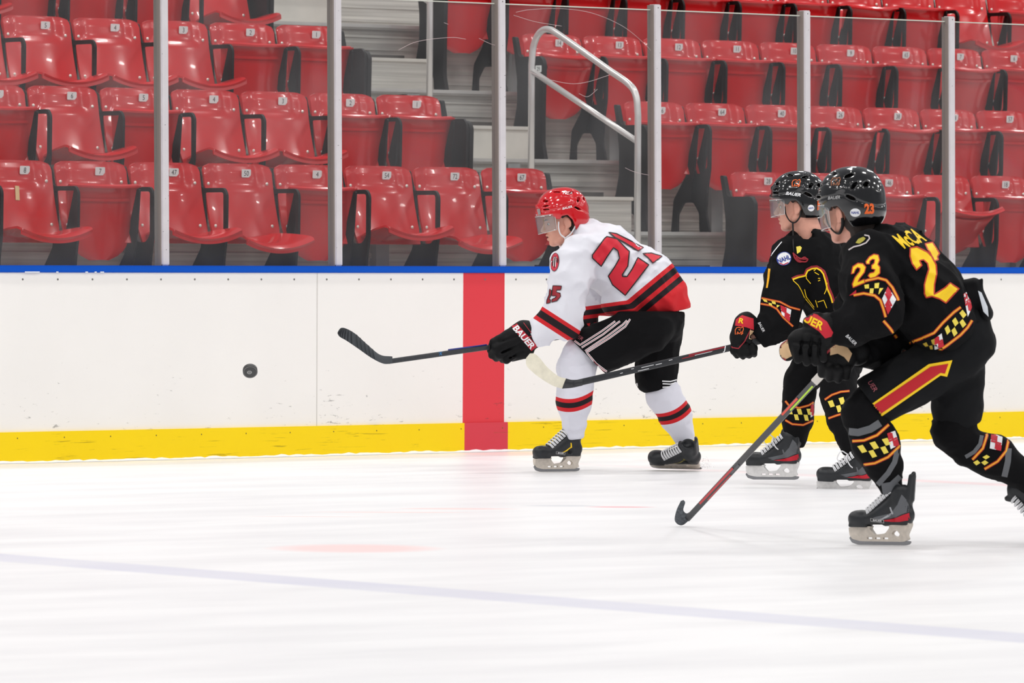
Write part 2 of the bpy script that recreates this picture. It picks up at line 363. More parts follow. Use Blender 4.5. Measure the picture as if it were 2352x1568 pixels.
# glass panes and posts
GT = 2.56
glass = glassy('rink_glass', (246, 247, 247), haze=0.028, gloss=0.022, rough=0.03, scratches=True)
edge = mat('glass_edge', (206, 208, 196), 0.3)
post_m = mat('post_alu', (226, 221, 224), 0.35, metal=0.35, var=0.05, scale=9)
speck_m = mat('post_speck', (90, 84, 84), 0.6); side_m = mat('post_side', (140, 130, 124), 0.5, metal=0.2)
px_posts = [-28, 378, 776, 1153, 1510, 1853, 2185, 2510]
PX = [float(on_y(p, 600, 0.03)[0]) for p in px_posts]
places = ['beyond the left edge of the seats numbered 8 and 7', 'leftmost post in view, beside the seat numbered 47', 'second post from the left, beside the seat numbered 54', 'post above the red centre stripe', 'post just behind the back of the player in white', 'post behind the helmets of the two players in black', 'post right of the player numbered 23', '']
LEAN = 0.0105
for i, x in enumerate(PX):
    if i in (0, 7): pass
    e = empty('glass_post', (x, 0.045, BH))
    tag(e, 'aluminium glass post: '+(places[i] or 'last post at the right, outside the view'), 'post', 'posts between the glass panes')
    hgt = 1.535
    def P(dx, y, z): return (dx-LEAN*z, y, z)
    bm = bmesh.new(); bm_box(bm, (-0.0255, -0.03, 0), (0.0255, 0.03, hgt), 0.006)
    for v in bm.verts: v.co.x -= LEAN*v.co.z
    bm_obj('post_body', bm, post_m, e, auto=35)
    bm = bmesh.new(); bm_box(bm, (-0.034, -0.022, 0.0), (-0.0255, 0.03, hgt-0.004))
    for v in bm.verts: v.co.x -= LEAN*v.co.z
    bm_obj('gasket', bm, side_m, e)
    parts = []; rr = random.Random(i)
    for k in range(9):
        z = rr.uniform(0.05, 1.5); xx = rr.uniform(-0.02, 0.02); s = rr.uniform(0.0008, 0.0020); l = rr.uniform(1, 3)
        parts.append(([P(xx-s*l, -0.0306, z-s), P(xx+s*l, -0.0306, z-s*0.3), P(xx+s*l, -0.0306, z+s), P(xx-s*l*.6, -0.0306, z+s)], [(0, 1, 2, 3)]))
    parts.append(([P(0.004*math.cos(a), -0.0308, 1.515+0.004*math.sin(a)) for a in np.linspace(0, 2*PI, 9)[:-1]], [tuple(range(8))]))
    V, F = merge(parts); mesh_obj('scuff', V, F, speck_m, e, sm=False)['kind'] = 'stuff'
for i in range(len(PX)-1):
    a, b = PX[i]+0.027, PX[i+1]-0.036
    e = empty('rink_glass', ((a+b)/2, 0.05, BH)); w = (b-a)/2
    tag(e, ['clear pane at the far left, before the seats numbered 8 and 7', 'clear pane between the two leftmost posts, before seats 47, 50 and 4', 'clear pane left of the post above the red centre stripe, before seats 54 and 72', 'scratched pane before the curved stair handrail', 'clear pane behind the player in white, before the black end panel of seat 28', 'clear pane right of the player helmets, before seats 26 and 38', 'rightmost clear pane, cut by the right edge, before seats 18 and 57'][i], 'glass pane', 'glass panes above the boards')
    bm = bmesh.new(); bm_box(bm, (-w, -0.006, 0), (w, 0.006, GT-BH)); 
    for v in bm.verts: v.co.x -= LEAN*v.co.z
    bm_obj('pane', bm, glass, e)
    bm = bmesh.new(); bm_box(bm, (-w, -0.006, GT-BH), (w, 0.006, GT-BH+0.006))
    for v in bm.verts: v.co.x -= LEAN*v.co.z
    bm_obj('polished_edge', bm, edge, e)
    if i in (2, 3):   # curved scratches
        sc = mat('scratch', (200, 180, 180), 0.6); parts = []
        curves = [[(1185, 28), (1220, 22), (1290, 20), (1360, 30), (1430, 60), (1480, 100), (1500, 122)], [(1215, 165), (1260, 182), (1310, 192), (1350, 188), (1400, 172)], [(1180, 35), (1230, 50), (1290, 60)],
                  [(1436, 385), (1450, 392), (1470, 398), (1490, 402)], [(1330, 215), (1350, 222), (1372, 205)]] if i == 3 else [[(915, 115), (950, 98), (990, 90), (1040, 86), (1070, 90)], [(1100, 88), (1125, 100), (1138, 104)], [(1020, 52), (1030, 56)]]
        for c in curves:
            pts = []
            for q in bez([(x, y, 0) for x, y in c], 5):
                Pw = on_y(q[0], q[1], 0.0435); pts.append((Pw[0]-(a+b)/2, -0.0065, Pw[2]-BH))
            parts.append(tube_data(pts, 0.0011, 4))
        V, F = merge(parts); mesh_obj('scratch', V, F, sc, e)['kind'] = 'stuff'
# ------------------------------------------------------------------ stands
RISE, RUN = 0.470, 1.05
Z1, YE1 = 0.80, 1.12            # first platform height, front edge
alu = mat('stand_aluminium', (200, 197, 192), 0.5, metal=0.25, var=0.06, scale=5)
def riser_material():
    m = bpy.data.materials.new('ribbed_aluminium'); m.use_nodes = True; nt = m.node_tree; b = nt.nodes['Principled BSDF']; L = nt.links.new; N = nt.nodes.new
    b.inputs['Roughness'].default_value = 0.5; b.inputs['Metallic'].default_value = 0.25
    tc = N('ShaderNodeTexCoord'); mp = N('ShaderNodeMapping'); mp.inputs['Scale'].default_value = (0.8, 1, 60); L(tc.outputs['Object'], mp.inputs[0])
    n = N('ShaderNodeTexNoise'); n.inputs['Scale'].default_value = 1.0; n.inputs['Detail'].default_value = 4; L(mp.outputs[0], n.inputs['Vector'])
    r = N('ShaderNodeValToRGB'); e = r.color_ramp.elements; e[0].position = 0.3; e[0].color = (*lin((172, 169, 163)), 1); e[1].position = 0.7; e[1].color = (*lin((216, 213, 206)), 1)
    L(n.outputs['Fac'], r.inputs['Fac']); L(r.outputs['Color'], b.inputs['Base Color']); return m
rib = riser_material(); shade_paint = mat('painted_shade', (70, 64, 60), 0.8); beam = mat('galvanised_beam', (158, 160, 160), 0.45, metal=0.3, var=0.05)
SX0, SX1 = -6.0, 14.0
for r in range(1, 8):
    z = Z1+RISE*(r-1); y0 = YE1+RUN*(r-1); zl = z-RISE if r > 1 else 0.0
    bm = bmesh.new(); bm_box(bm, (SX0, y0, z-0.03), (SX1, y0+RUN+0.03, z)); t = bm_obj('floor_tier', bm, alu); tag(t, kind='structure', label='metal floor plank of seating tier')
    bm = bmesh.new()
    if r > 1:
        bm_box(bm, (SX0, y0+0.04, zl), (SX1, y0+0.06, z-0.03))
        for zz, h, d in ((0.02, 0.012, 0.02), (0.075, 0.02, 0.012), (0.17, 0.012, 0.008), (0.30, 0.03, 0.012), (0.385, 0.012, 0.012)):
            bm_box(bm, (SX0, y0+0.04-d, zl+zz), (SX1, y0+0.045, zl+zz+h))
    else: bm_box(bm, (SX0, y0+0.04, 0), (SX1, y0+0.06, z-0.03))
    t = bm_obj('wall_riser', bm, rib); tag(t, kind='structure', label='ribbed metal riser under a seating tier')
    bm = bmesh.new(); bm_box(bm, (SX0, y0-0.012, z-0.022), (SX1, y0+0.03, z+0.004), 0.004); t = bm_obj('trim_nosing', bm, mat('nosing_bright', (205, 202, 198), 0.35, metal=0.3), auto=35); tag(t, kind='structure', label='bright metal edge of a seating tier')
    if r > 1:
        for x in (2.85+0.0, 0.95, 4.6, 6.4, -0.9, -2.6):
            if r < 6:
                o = box_obj('support_beam', (x-0.05, y0-0.02, zl), (x+0.05, y0+0.04, z-0.03), beam); tag(o, kind='structure', label='grey vertical beam against a riser')
back = box_obj('wall_back', (SX0, YE1+RUN*7, 0), (SX1, YE1+RUN*7+0.1, 7), mat('back_wall', (150, 150, 150), 0.8)); tag(back, kind='structure')
conc = box_obj('floor_walkway', (SX0, 0.13, -0.02), (SX1, YE1+0.04, 0.0), mat('walkway', (110, 108, 106), 0.8)); tag(conc, kind='structure')
# aisle half steps
stepm = mat('step_aluminium', (212, 208, 200), 0.5, metal=0.2, var=0.08, scale=7)
ords = ['lowest', 'second', 'third', 'fourth', 'fifth']
for r in range(2, 7):
    z = Z1+RISE*(r-1)-RISE; y1 = YE1+RUN*(r-1)
    e = empty('aisle_step', (2.83, y1, z))
    bm = bmesh.new(); bm_box(bm, (-0.65, -0.45, 0.0), (0.65, 0.0, 0.205)); bm_obj('step_box', bm, rib if r % 2 else stepm, e)
    bm = bmesh.new(); bm_box(bm, (-0.66, -0.465, 0.205), (0.66, 0.0, 0.23), 0.004); bm_obj('step_tread', bm, stepm, e, auto=35)
    bm = bmesh.new(); bm_box(bm, (-0.66, -0.16, 0.231), (0.66, -0.001, 0.262)); bm_obj('painted_shade_strip', bm, shade_paint, e)  # dark strip standing in for the shade where tread meets riser
    tag(e, f'{ords[r-2]} metal half step up the aisle, between seat rows {r-1} and {r}', 'step', 'half steps in the aisle')
# handrails
railm = mat('handrail', (226, 222, 220), 0.30, metal=0.45)
def handrail(yf, zf, label):
    e = empty('handrail', (2.785, yf, zf)); dz = 0.345
    pts = [(0, 0, 0), (0, 0, 0.97), (0, 0.02, 1.09), (0, 0.09, 1.165), (0, 0.30, 1.265), (0, 0.74, 1.475), (0, 0.88, 1.53), (0, 0.97, 1.51), (0, 1.03, 1.43), (0, RUN, 1.31), (0, RUN, RISE)]
    P = [tuple(q) for q in bez(pts[1:-1], 6)]
    V, F = tube_data([pts[0]]+P+[pts[-1]], 0.0215, 14); mesh_obj('rail_loop', V, F, railm, e)
    V, F = tube_data([(0, 0.0, 0.80), (0, RUN, 1.27)], 0.019, 12); mesh_obj('middle_bar', V, F, railm, e)
    for y, z in ((0, 0), (RUN, RISE)):
        bm = bmesh.new(); bmesh.ops.create_cone(bm, segments=20, radius1=0.05, radius2=0.05, depth=0.012, cap_ends=True, matrix=Matrix.Translation((0, y, z+0.006))); bm_obj('base_flange', bm, railm, e, auto=40)
    tag(e, label, 'handrail', 'handrails in the aisle')
handrail(1.90, Z1+0.235, 'bent steel handrail in the aisle, its whole curved loop in view')
handrail(1.90+2*RUN, Z1+2*RISE+0.235, 'steel handrail higher up the aisle, only its straight post in view')

# ------------------------------------------------------------------ seats
red = mat('seat_red_plastic', (203, 27, 31), 0.2, spec=0.5, var=0.06, scale=6, bump=0.12, bscale=14, coat=0.25)
blk = mat('seat_iron', (16, 10, 10), 0.5, spec=0.25, bump=0.2, bscale=60)
boltm = mat('bolt_head', (240, 234, 225), 0.3, metal=0.5)
platem = mat('plate_white', (232, 234, 232), 0.4); digit = mat('digit_black', (40, 40, 44), 0.6)
SW = 0.505
def rc(u, r):      # half-width scale near a rounded corner, u distance from the corner row
    return 1-(1-math.sqrt(max(0.0, 1-(1-min(u/r, 1))**2)))*r*2.0
def back_fn(u, v):
    x = (u-0.5)*SW; a = abs(2*u-1)
    top = 0.86-0.016*max(0, a-0.72)**1.5*8; z = 0.385+(top-0.385)*v
    if v > 0.9: x *= 1-0.05*((v-0.9)/0.1)**3
    if v < 0.2: x *= 1-0.05*(0.2-v)/0.2
    y = -0.105*(1-v)-0.01*(1-v)**2
    y += -0.035*a**2.4                         # wraps forward at the sides
    ins = max(0.0, 1-(a/0.78)**8); s = 1/(1+math.exp(-(v-0.70)*60)); y += 0.014*ins*s   # recessed upper panel
    y += 0.012*math.exp(-((v-0.98)/0.03)**2)   # rolled top
    y += 0.012*math.sin(v*3.1)
    return (x, y, z)
def make_pan(angle, droop=0.0):
    """seat pan, local s along its length from the hinge; angle 0 = open flat, 1.35 = folded"""
    def fn(u, v):
        a = 2*u-1; s = -0.12+0.44*v; hw = (0.185+0.072*v)
        if v > 0.93: hw *= 1-0.06*((v-0.93)/0.07)**2
        if v < 0.25: hw *= math.sqrt(max(0.05, 1-((0.25-v)/0.27)**2))
        x = a*hw; h = 0.052*abs(a)**2.0*(0.35+0.65*v)+0.02*math.exp(-((v-0.98)/0.05)**2)*0+0.012*math.sin(v*3)
        h -= 0.03*max(0, (v-0.86)/0.14)**2*0.6
        return x, s, h
    ca, sa = math.cos(angle), math.sin(angle)
    def world(u, v):
        x, s, h = fn(u, v); return (x, -0.16-(s*ca-h*sa), 0.405+s*sa+h*ca)
    A = slab(world, 21, 19, 0.014)
    # stiffening ribs near the front edge on the underside
    def ribf(u, v):
        x, s, h = fn(0.12+0.76*u, 0.78+0.04*v); h -= 0.016; return (x, -0.16-(s*ca-h*sa), 0.405+s*sa+h*ca)
    B = slab(ribf, 13, 3, 0.008)
    def lipf(u, v):
        x, s, h = fn(u, 0.97); h -= 0.002+0.03*v; s += 0.004; return (x, -0.16-(s*ca-h*sa), 0.405+s*sa+h*ca)
    Cc = slab(lipf, 21, 4, 0.01)
    return merge([A, B, Cc])
def yz(x0): return lambda u, v, w: (x0+w, u, v)
def rounded(pts, r=0.015, n=4):
    out = []; m = len(pts)
    for i in range(m):
        p0, p, p1 = np.array(pts[i-1], float), np.array(pts[i], float), np.array(pts[(i+1) % m], float)
        a = p0-p; b = p1-p; la, lb = np.linalg.norm(a), np.linalg.norm(b); rr = min(r, la*0.45, lb*0.45)
        A = p+a/la*rr; B = p+b/lb*rr
        for k in range(n+1):
            t = k/n; out.append(tuple((1-t)**2*A+2*t*(1-t)*p+t*t*B))
    return out
frame_out = rounded([(0.022, 0.835), (-0.012, 0.835), (-0.055, 0.712), (-0.275, 0.712), (-0.303, 0.675), (-0.298, 0.42), (-0.275, 0.30), (-0.26, 0.14), (-0.30, 0.0), (-0.20, 0.0), (-0.195, 0.13), (-0.14, 0.20), (-0.04, 0.20), (0.02, 0.12), (0.02, 0.0), (0.085, 0.0), (0.06, 0.22), (-0.05, 0.36), (-0.055, 0.50), (-0.025, 0.68)], 0.02)
frame_hole = rounded([(-0.070, 0.686), (-0.272, 0.686), (-0.272, 0.43), (-0.23, 0.39), (-0.14, 0.39), (-0.095, 0.44), (-0.09, 0.55)], 0.02)[::-1]
end_out = rounded([(0.022, 0.835), (-0.012, 0.835), (-0.05, 0.70), (-0.275, 0.70), (-0.31, 0.66), (-0.30, 0.30), (-0.30, 0.12), (-0.33, 0.0), (-0.20, 0.0), (-0.19, 0.12), (-0.09, 0.13), (0.02, 0.10), (0.03, 0.0), (0.10, 0.0), (0.085, 0.10), (0.0, 0.24), (-0.035, 0.38), (-0.035, 0.55), (-0.01, 0.70)], 0.025)
FRAME = poly_extrude(frame_out, [frame_hole], yz(0.0), 0.017)
BRACKET = poly_extrude(rounded([(-0.225, 0.70), (-0.200, 0.70), (-0.125, 0.48), (-0.055, 0.24), (-0.15, 0.22), (-0.20, 0.45)], 0.01), [], yz(0.0), 0.012)
ENDF = poly_extrude(end_out, [], yz(0.0), 0.03)
def static_mesh(name, VF, m, auto=40):
    me = bpy.data.meshes.new(name); me.from_pydata([tuple(map(float, v)) for v in VF[0]], [], [tuple(f) for f in VF[1]]); me.materials.append(m)
    bm = bmesh.new(); bm.from_mesh(me); bmesh.ops.recalc_face_normals(bm, faces=bm.faces); bm.to_mesh(me); bm.free()
    smooth(me); me.set_sharp_from_angle(angle=math.radians(auto)); return me
ME_back = static_mesh('backrest', slab(back_fn, 25, 25, 0.012), red)
ME_pans = {k: static_mesh('seat_pan', make_pan(a), red, 50) for k, a in {'open': 0.13, 'open2': 0.05, 'low': -0.12, 'half': 0.75, 'folded': 1.42, 'folded2': 1.25}.items()}
ME_frame = static_mesh('arm_frame', FRAME, blk, 35); ME_brk = static_mesh('hinge_bracket', BRACKET, blk, 35); ME_end = static_mesh('end_panel', ENDF, blk, 35)
def bolt_mesh():
    bm = bmesh.new(); bmesh.ops.create_uvsphere(bm, u_segments=10, v_segments=6, radius=0.0105); bmesh.ops.scale(bm, vec=(1, 0.5, 1), verts=bm.verts)
    me = bpy.data.meshes.new('bolt'); bm.to_mesh(me); bm.free(); me.materials.append(boltm); smooth(me); return me
ME_bolt = bolt_mesh()
def plate_mesh():
    pts = rounded([(-0.036, -0.024), (0.036, -0.024), (0.036, 0.024), (-0.036, 0.024)], 0.008)
    V, F = poly_extrude(pts, [], lambda u, v, w: (u, w, v), 0.003); return static_mesh('number_plate', (V, F), platem, 40)
ME_plate = plate_mesh(); _dig = {}
def digit_mesh(s):
    if s not in _dig:
        v, f = text_mesh(s); k = 0.043
        me = bpy.data.meshes.new('number'); me.from_pydata([(a*k*0.95, -0.0022, b*k) for a, b in v], [], f); me.materials.append(digit); _dig[s] = me
    return _dig[s]
def child(name, me, parent, loc=(0, 0, 0), rot=(0, 0, 0)):
    o = bpy.data.objects.new(name, me); COL.objects.link(o); o.parent = parent; o.location = loc; o.rotation_euler = rot; return o
def make_seat(state):
    e = empty('stadium_seat')
    child('backrest', ME_back, e); child('seat_pan', ME_pans[state], e)
    child('arm_frame', ME_frame, e, (SW/2+0.014, 0, 0))
    if state.startswith('folded'):
        for x in (0.222, -0.222): child('hinge_bracket', ME_brk, e, (x, 0, 0))
    for x, z in ((0.213, 0.745), (-0.222, 0.745), (0.208, 0.49), (-0.212, 0.49)):
        v = (z-0.385)/0.475; p = back_fn(x/SW+0.5, v); child('bolt', ME_bolt, e, (p[0], p[1]-0.009, p[2]))
    return e
protos = {k: make_seat(k) for k in ME_pans}
side_group = {}
def place_seat(row, xc, state, num, side, label, endpanel=None, jitter=0.0):
    e = copy_tree(protos[state])
    z = Z1+RISE*(row-1); y = 2.02+RUN*(row-1)
    e.location = (xc, y, z)
    if num:
        p = back_fn(0.675, 0.885)
        pl = child('number_plate', ME_plate, e, (p[0], p[1]-0.014, p[2]-0.002), (0.06, 0, 0.085)); child('number', digit_mesh(num), pl)
    if num == '8' and row == 1:
        p = back_fn(0.53, 0.60); bm = bmesh.new(); bm_box(bm, (-0.014, -0.001, -0.042), (0.014, 0.001, 0.042)); t = bm_obj('tape_strip', bm, mat('tape_beige', (226, 196, 146), 0.7), e); t.location = (p[0], p[1]-0.010, p[2]); t.rotation_euler = (-0.2, 0.08, 0)
    if num == '14': pl = child('number_plate', ME_plate, e, (-SW/2-0.048, -0.262, 0.615), (0, 0, -PI/2)); pl.scale = (0.85, 1, 0.95); child('number', digit_mesh('29'), pl)
    if endpanel == 'right': child('end_panel', ME_end, e, (SW/2+0.045, 0, 0))
    if endpanel == 'left': child('end_panel', ME_end, e, (-SW/2-0.03, 0, 0))
    tag(e, label, 'stadium seat', 'red stadium seats in the stands'); return e
nth = ['first', 'second', 'third', 'fourth', 'fifth', 'sixth', 'seventh', 'eighth', 'ninth', 'tenth', 'eleventh']
rown = {1: 'front', 2: 'second', 3: 'third', 4: 'fourth'}
stw = {'open': 'folded-down', 'open2': 'folded-down', 'low': 'sagging open', 'half': 'half-raised', 'folded': 'tipped-up', 'folded2': 'loosely tipped-up'}
PITCH_L, PITCH_R = 0.532, 0.532
def row_seats(row, side, specs):
    """specs from the aisle outwards: (state, number, note)"""
    n = len(specs)
    for k, (st, num, note) in enumerate(specs):
        if side == 'left': xc = 2.11-PITCH_L*(k+0.5); ep = 'right' if k == 0 else None
        else: xc = 3.63+PITCH_R*(k+0.5); ep = 'left' if k == 0 else None
        if num: lab = f'{stw[st]} red seat with plate {num}, {nth[k]} {side} of the aisle in the {rown[row]} row'
        else: lab = f'{stw[st]} red seat in the {rown[row]} row, {note}'
        place_seat(row, xc, st, num, side, lab, ep)
row_seats(1, 'left', [('folded', '67', ''), ('low', '72', ''), ('open', '54', ''), ('folded', '4', ''), ('low', '50', ''), ('open2', '47', ''), ('folded', '7', ''), ('open2', '8', ''), ('folded', '', 'at the left edge beside the seat numbered 8')])
row_seats(2, 'left', [('folded', '1', ''), ('folded', '2', ''), ('open', '3', ''), ('open', '4', ''), ('folded', '5', ''), ('open', '6', ''), ('folded', '7', 'cut by the left edge'), ('folded', '', 'at the left edge, behind the seat numbered 8')])
row_seats(3, 'left', [('folded', '1', ''), ('folded', '2', ''), ('open', '3', ''), ('open', '4', ''), ('open', '5', ''), ('open', '', 'at the left edge beside the seat numbered 5')])
NTH_ = ['first', 'second', 'third', 'fourth', 'fifth', 'sixth', 'seventh', 'eighth', 'ninth', 'tenth', 'eleventh']
row_seats(4, 'left', [(s, '', f'{nth[i]} seat left of the aisle') for i, s in enumerate(['open', 'folded', 'folded', 'folded', 'open'])])
row_seats(1, 'right', [('folded', '28', ''), ('folded', '26', ''), ('folded', '46', ''), ('half', '', 'by the rightmost glass post'), ('folded', '18', ''), ('folded', '', 'at the right edge beside the seat numbered 18')])
row_seats(2, 'right', [('folded', '16', ''), ('folded', '64', ''), ('folded', '40', ''), ('folded2', '26', ''), ('folded2', '38', ''), ('folded', '18', ''), ('folded', '57', ''), ('folded', '', 'at the right edge beside the seat numbered 57')])
row_seats(3, 'right', [('folded2', '14', ''), ('folded', '13', ''), ('folded', '12', ''), ('folded', '11', ''), ('folded', '10', ''), ('folded', '9', ''), ('folded', '65', ''), ('folded2', '7', ''), ('folded', '6', ''), ('folded', '', 'at the right edge beside the seat numbered 6')])
row_seats(4, 'right', [(s, '', f'{nth[i]} seat right of the aisle') for i, s in enumerate(['folded', 'folded2', 'folded', 'folded', 'folded', 'folded', 'folded', 'folded2', 'folded', 'open', 'folded'])])
for k, o in protos.items():
    for ch in list(o.children): bpy.data.objects.remove(ch)
    bpy.data.objects.remove(o)
# ------------------------------------------------------------------ sculpting tools: blended solids on a grid
def _lattice(seed):
    rs = np.random.RandomState(seed); return rs.rand(32, 32, 32).astype(np.float32)
_LAT = [_lattice(s) for s in range(3)]
def vnoise(X, Y, Z, k=0):
    A = _LAT[k]; fx, fy, fz = np.floor(X), np.floor(Y), np.floor(Z); tx, ty, tz = X-fx, Y-fy, Z-fz
    ix, iy, iz = fx.astype(int) & 31, fy.astype(int) & 31, fz.astype(int) & 31; jx, jy, jz = (ix+1) & 31, (iy+1) & 31, (iz+1) & 31
    tx, ty, tz = tx*tx*(3-2*tx), ty*ty*(3-2*ty), tz*tz*(3-2*tz)
    def l(a, b, t): return a+(b-a)*t
    return l(l(l(A[ix, iy, iz], A[jx, iy, iz], tx), l(A[ix, jy, iz], A[jx, jy, iz], tx), ty), l(l(A[ix, iy, jz], A[jx, iy, jz], tx), l(A[ix, jy, jz], A[jx, jy, jz], tx), ty), tz)-0.5
def ridge(X, Y, Z, k=0):
    n = np.abs(vnoise(X, Y, Z, k)*2); return (1-n)**3
class Cap:
    """tapered limb from a to b; zs stretches it in depth"""
    def __init__(s, a, b, ra, rb, zs=1.0, k=None, sub=False): s.a = np.array(a, float); s.b = np.array(b, float); s.ra = ra; s.rb = rb; s.zs = zs; s.k = k; s.sub = sub
    def bbox(s, m):
        R = np.array([1, 1, s.zs]); lo = np.minimum(s.a-s.ra*R, s.b-s.rb*R)-m; hi = np.maximum(s.a+s.ra*R, s.b+s.rb*R)+m; return lo, hi
    def d(s, X, Y, Z):
        ax, ay, az = s.a; bx, by, bz = s.b; az /= s.zs; bz /= s.zs; Zs = Z/s.zs
        dx, dy, dz = bx-ax, by-ay, bz-az; L = dx*dx+dy*dy+dz*dz+1e-9
        t = np.clip(((X-ax)*dx+(Y-ay)*dy+(Zs-az)*dz)/L, 0, 1)
        return np.sqrt((X-ax-t*dx)**2+(Y-ay-t*dy)**2+(Zs-az-t*dz)**2)-(s.ra+(s.rb-s.ra)*t)
class Ell:
    def __init__(s, c, r, rot=None, k=None, sub=False, p=2.0): s.c = np.array(c, float); s.r = np.array(r, float); s.R = np.eye(3) if rot is None else np.array(rot, float); s.k = k; s.sub = sub; s.p = p
    def bbox(s, m): h = np.abs(s.R) @ s.r; return s.c-h-m, s.c+h+m
    def d(s, X, Y, Z):
        x, y, z = X-s.c[0], Y-s.c[1], Z-s.c[2]; R = s.R
        u = (R[0, 0]*x+R[1, 0]*y+R[2, 0]*z)/s.r[0]; v = (R[0, 1]*x+R[1, 1]*y+R[2, 1]*z)/s.r[1]; w = (R[0, 2]*x+R[1, 2]*y+R[2, 2]*z)/s.r[2]
        if s.p == 2.0: q = np.sqrt(u*u+v*v+w*w)
        else: q = (np.abs(u)**s.p+np.abs(v)**s.p+np.abs(w)**s.p)**(1/s.p)
        g = np.sqrt((u/s.r[0])**2+(v/s.r[1])**2+(w/s.r[2])**2)/(np.sqrt(u*u+v*v+w*w)+1e-6)
        return (q-1)/np.maximum(g, 1e-6)
class Box:
    def __init__(s, c, h, rot=None, rnd=0.0, k=None, sub=False): s.c = np.array(c, float); s.h = np.array(h, float); s.R = np.eye(3) if rot is None else np.array(rot, float); s.rnd = rnd; s.k = k; s.sub = sub
    def bbox(s, m): h = np.abs(s.R) @ s.h; return s.c-h-m, s.c+h+m
    def d(s, X, Y, Z):
        x, y, z = X-s.c[0], Y-s.c[1], Z-s.c[2]; R = s.R; h = s.h-s.rnd
        u = np.abs(R[0, 0]*x+R[1, 0]*y+R[2, 0]*z)-h[0]; v = np.abs(R[0, 1]*x+R[1, 1]*y+R[2, 1]*z)-h[1]; w = np.abs(R[0, 2]*x+R[1, 2]*y+R[2, 2]*z)-h[2]
        o = np.sqrt(np.maximum(u, 0)**2+np.maximum(v, 0)**2+np.maximum(w, 0)**2); return o+np.minimum(np.maximum(u, np.maximum(v, w)), 0)-s.rnd
def field(prims, xs, ys, zs, k):
    D = np.full((len(xs), len(ys), len(zs)), 1e3, dtype=np.float32)
    for p in prims:
        kk = k if p.k is None else p.k; m = kk*1.5+(xs[1]-xs[0])*3
        lo, hi = p.bbox(m)
        i0, i1 = np.searchsorted(xs, lo[0]), np.searchsorted(xs, hi[0]); j0, j1 = np.searchsorted(ys, lo[1]), np.searchsorted(ys, hi[1]); l0, l1 = np.searchsorted(zs, lo[2]), np.searchsorted(zs, hi[2])
        if i1 <= i0 or j1 <= j0 or l1 <= l0: continue
        X, Y, Z = np.meshgrid(xs[i0:i1], ys[j0:j1], zs[l0:l1], indexing='ij')
        d = p.d(X, Y, Z).astype(np.float32); S = D[i0:i1, j0:j1, l0:l1]
        if p.sub: h = np.clip(0.5-0.5*(S+d)/kk, 0, 1); D[i0:i1, j0:j1, l0:l1] = S*(1-h)-d*h+kk*h*(1-h)
        else:
            Sc = np.minimum(S, d+kk*4); h = np.clip(0.5+0.5*(d-Sc)/kk, 0, 1); D[i0:i1, j0:j1, l0:l1] = np.minimum(S, d*(1-h)+Sc*h-kk*h*(1-h))
    return D
def surface_nets(D, xs, ys, zs, relax=1):
    s = D < 0; nx, ny, nz = D.shape
    c = np.zeros((nx-1, ny-1, nz-1), dtype=np.int8)
    for a in (0, 1):
        for b in (0, 1):
            for d in (0, 1): c += s[a:nx-1+a, b:ny-1+b, d:nz-1+d]
    act = (c > 0) & (c < 8); I = np.argwhere(act); idx = -np.ones(act.shape, dtype=np.int64); idx[act] = np.arange(len(I))
    pos = np.zeros((len(I), 3)); cnt = np.zeros(len(I)); ax = (xs, ys, zs)
    for dim in range(3):
        o1, o2 = [d for d in range(3) if d != dim]
        for a in (0, 1):
            for b in (0, 1):
                q = I.copy(); q[:, o1] += a; q[:, o2] += b; q2 = q.copy(); q2[:, dim] += 1
                v0 = D[q[:, 0], q[:, 1], q[:, 2]]; v1 = D[q2[:, 0], q2[:, 1], q2[:, 2]]; m = (v0 < 0) != (v1 < 0)
                t = v0/(v0-v1+1e-12); P = np.stack([ax[k][q[:, k]] for k in range(3)], 1).astype(float)
                P[:, dim] += t*(ax[dim][q2[:, dim]]-ax[dim][q[:, dim]]); pos[m] += P[m]; cnt[m] += 1
    pos /= cnt[:, None]; F = []
    for dim in range(3):
        o1, o2 = [d for d in range(3) if d != dim]
        sl0 = [slice(None)]*3; sl1 = [slice(None)]*3; sl0[dim] = slice(0, -1); sl1[dim] = slice(1, None)
        A = s[tuple(sl0)]; B = s[tuple(sl1)]; E = np.argwhere(A != B); lim = [nx, ny, nz]
        ok = (E[:, o1] > 0) & (E[:, o2] > 0) & (E[:, o1] < lim[o1]-1) & (E[:, o2] < lim[o2]-1); E = E[ok]
        ins = A[E[:, 0], E[:, 1], E[:, 2]]
        def cell(a, b): q = E.copy(); q[:, o1] -= a; q[:, o2] -= b; return idx[q[:, 0], q[:, 1], q[:, 2]]
        quad = np.stack([cell(1, 1), cell(0, 1), cell(0, 0), cell(1, 0)], 1)
        flip = ins if dim != 1 else ~ins
        quad[~flip] = quad[~flip][:, ::-1]; F.append(quad)
    F = np.concatenate(F); F = F[(F >= 0).all(1)]
    for _ in range(relax):
        acc = np.zeros_like(pos); n = np.zeros(len(pos))
        for a, b in ((0, 1), (1, 2), (2, 3), (3, 0)):
            np.add.at(acc, F[:, a], pos[F[:, b]]); np.add.at(n, F[:, a], 1); np.add.at(acc, F[:, b], pos[F[:, a]]); np.add.at(n, F[:, b], 1)
        pos = pos*0.5+0.5*acc/np.maximum(n, 1)[:, None]
    return pos, F
def axis(lo, hi, h, fine=None):
    """grid coordinates, optionally finer inside [a, b]"""
    if fine is None: return np.arange(lo, hi+h, h)
    a, b, hf = fine; out = []
    x = lo
    while x < hi+h:
        out.append(x); x += hf if a <= x < b else h
    return np.array(out)
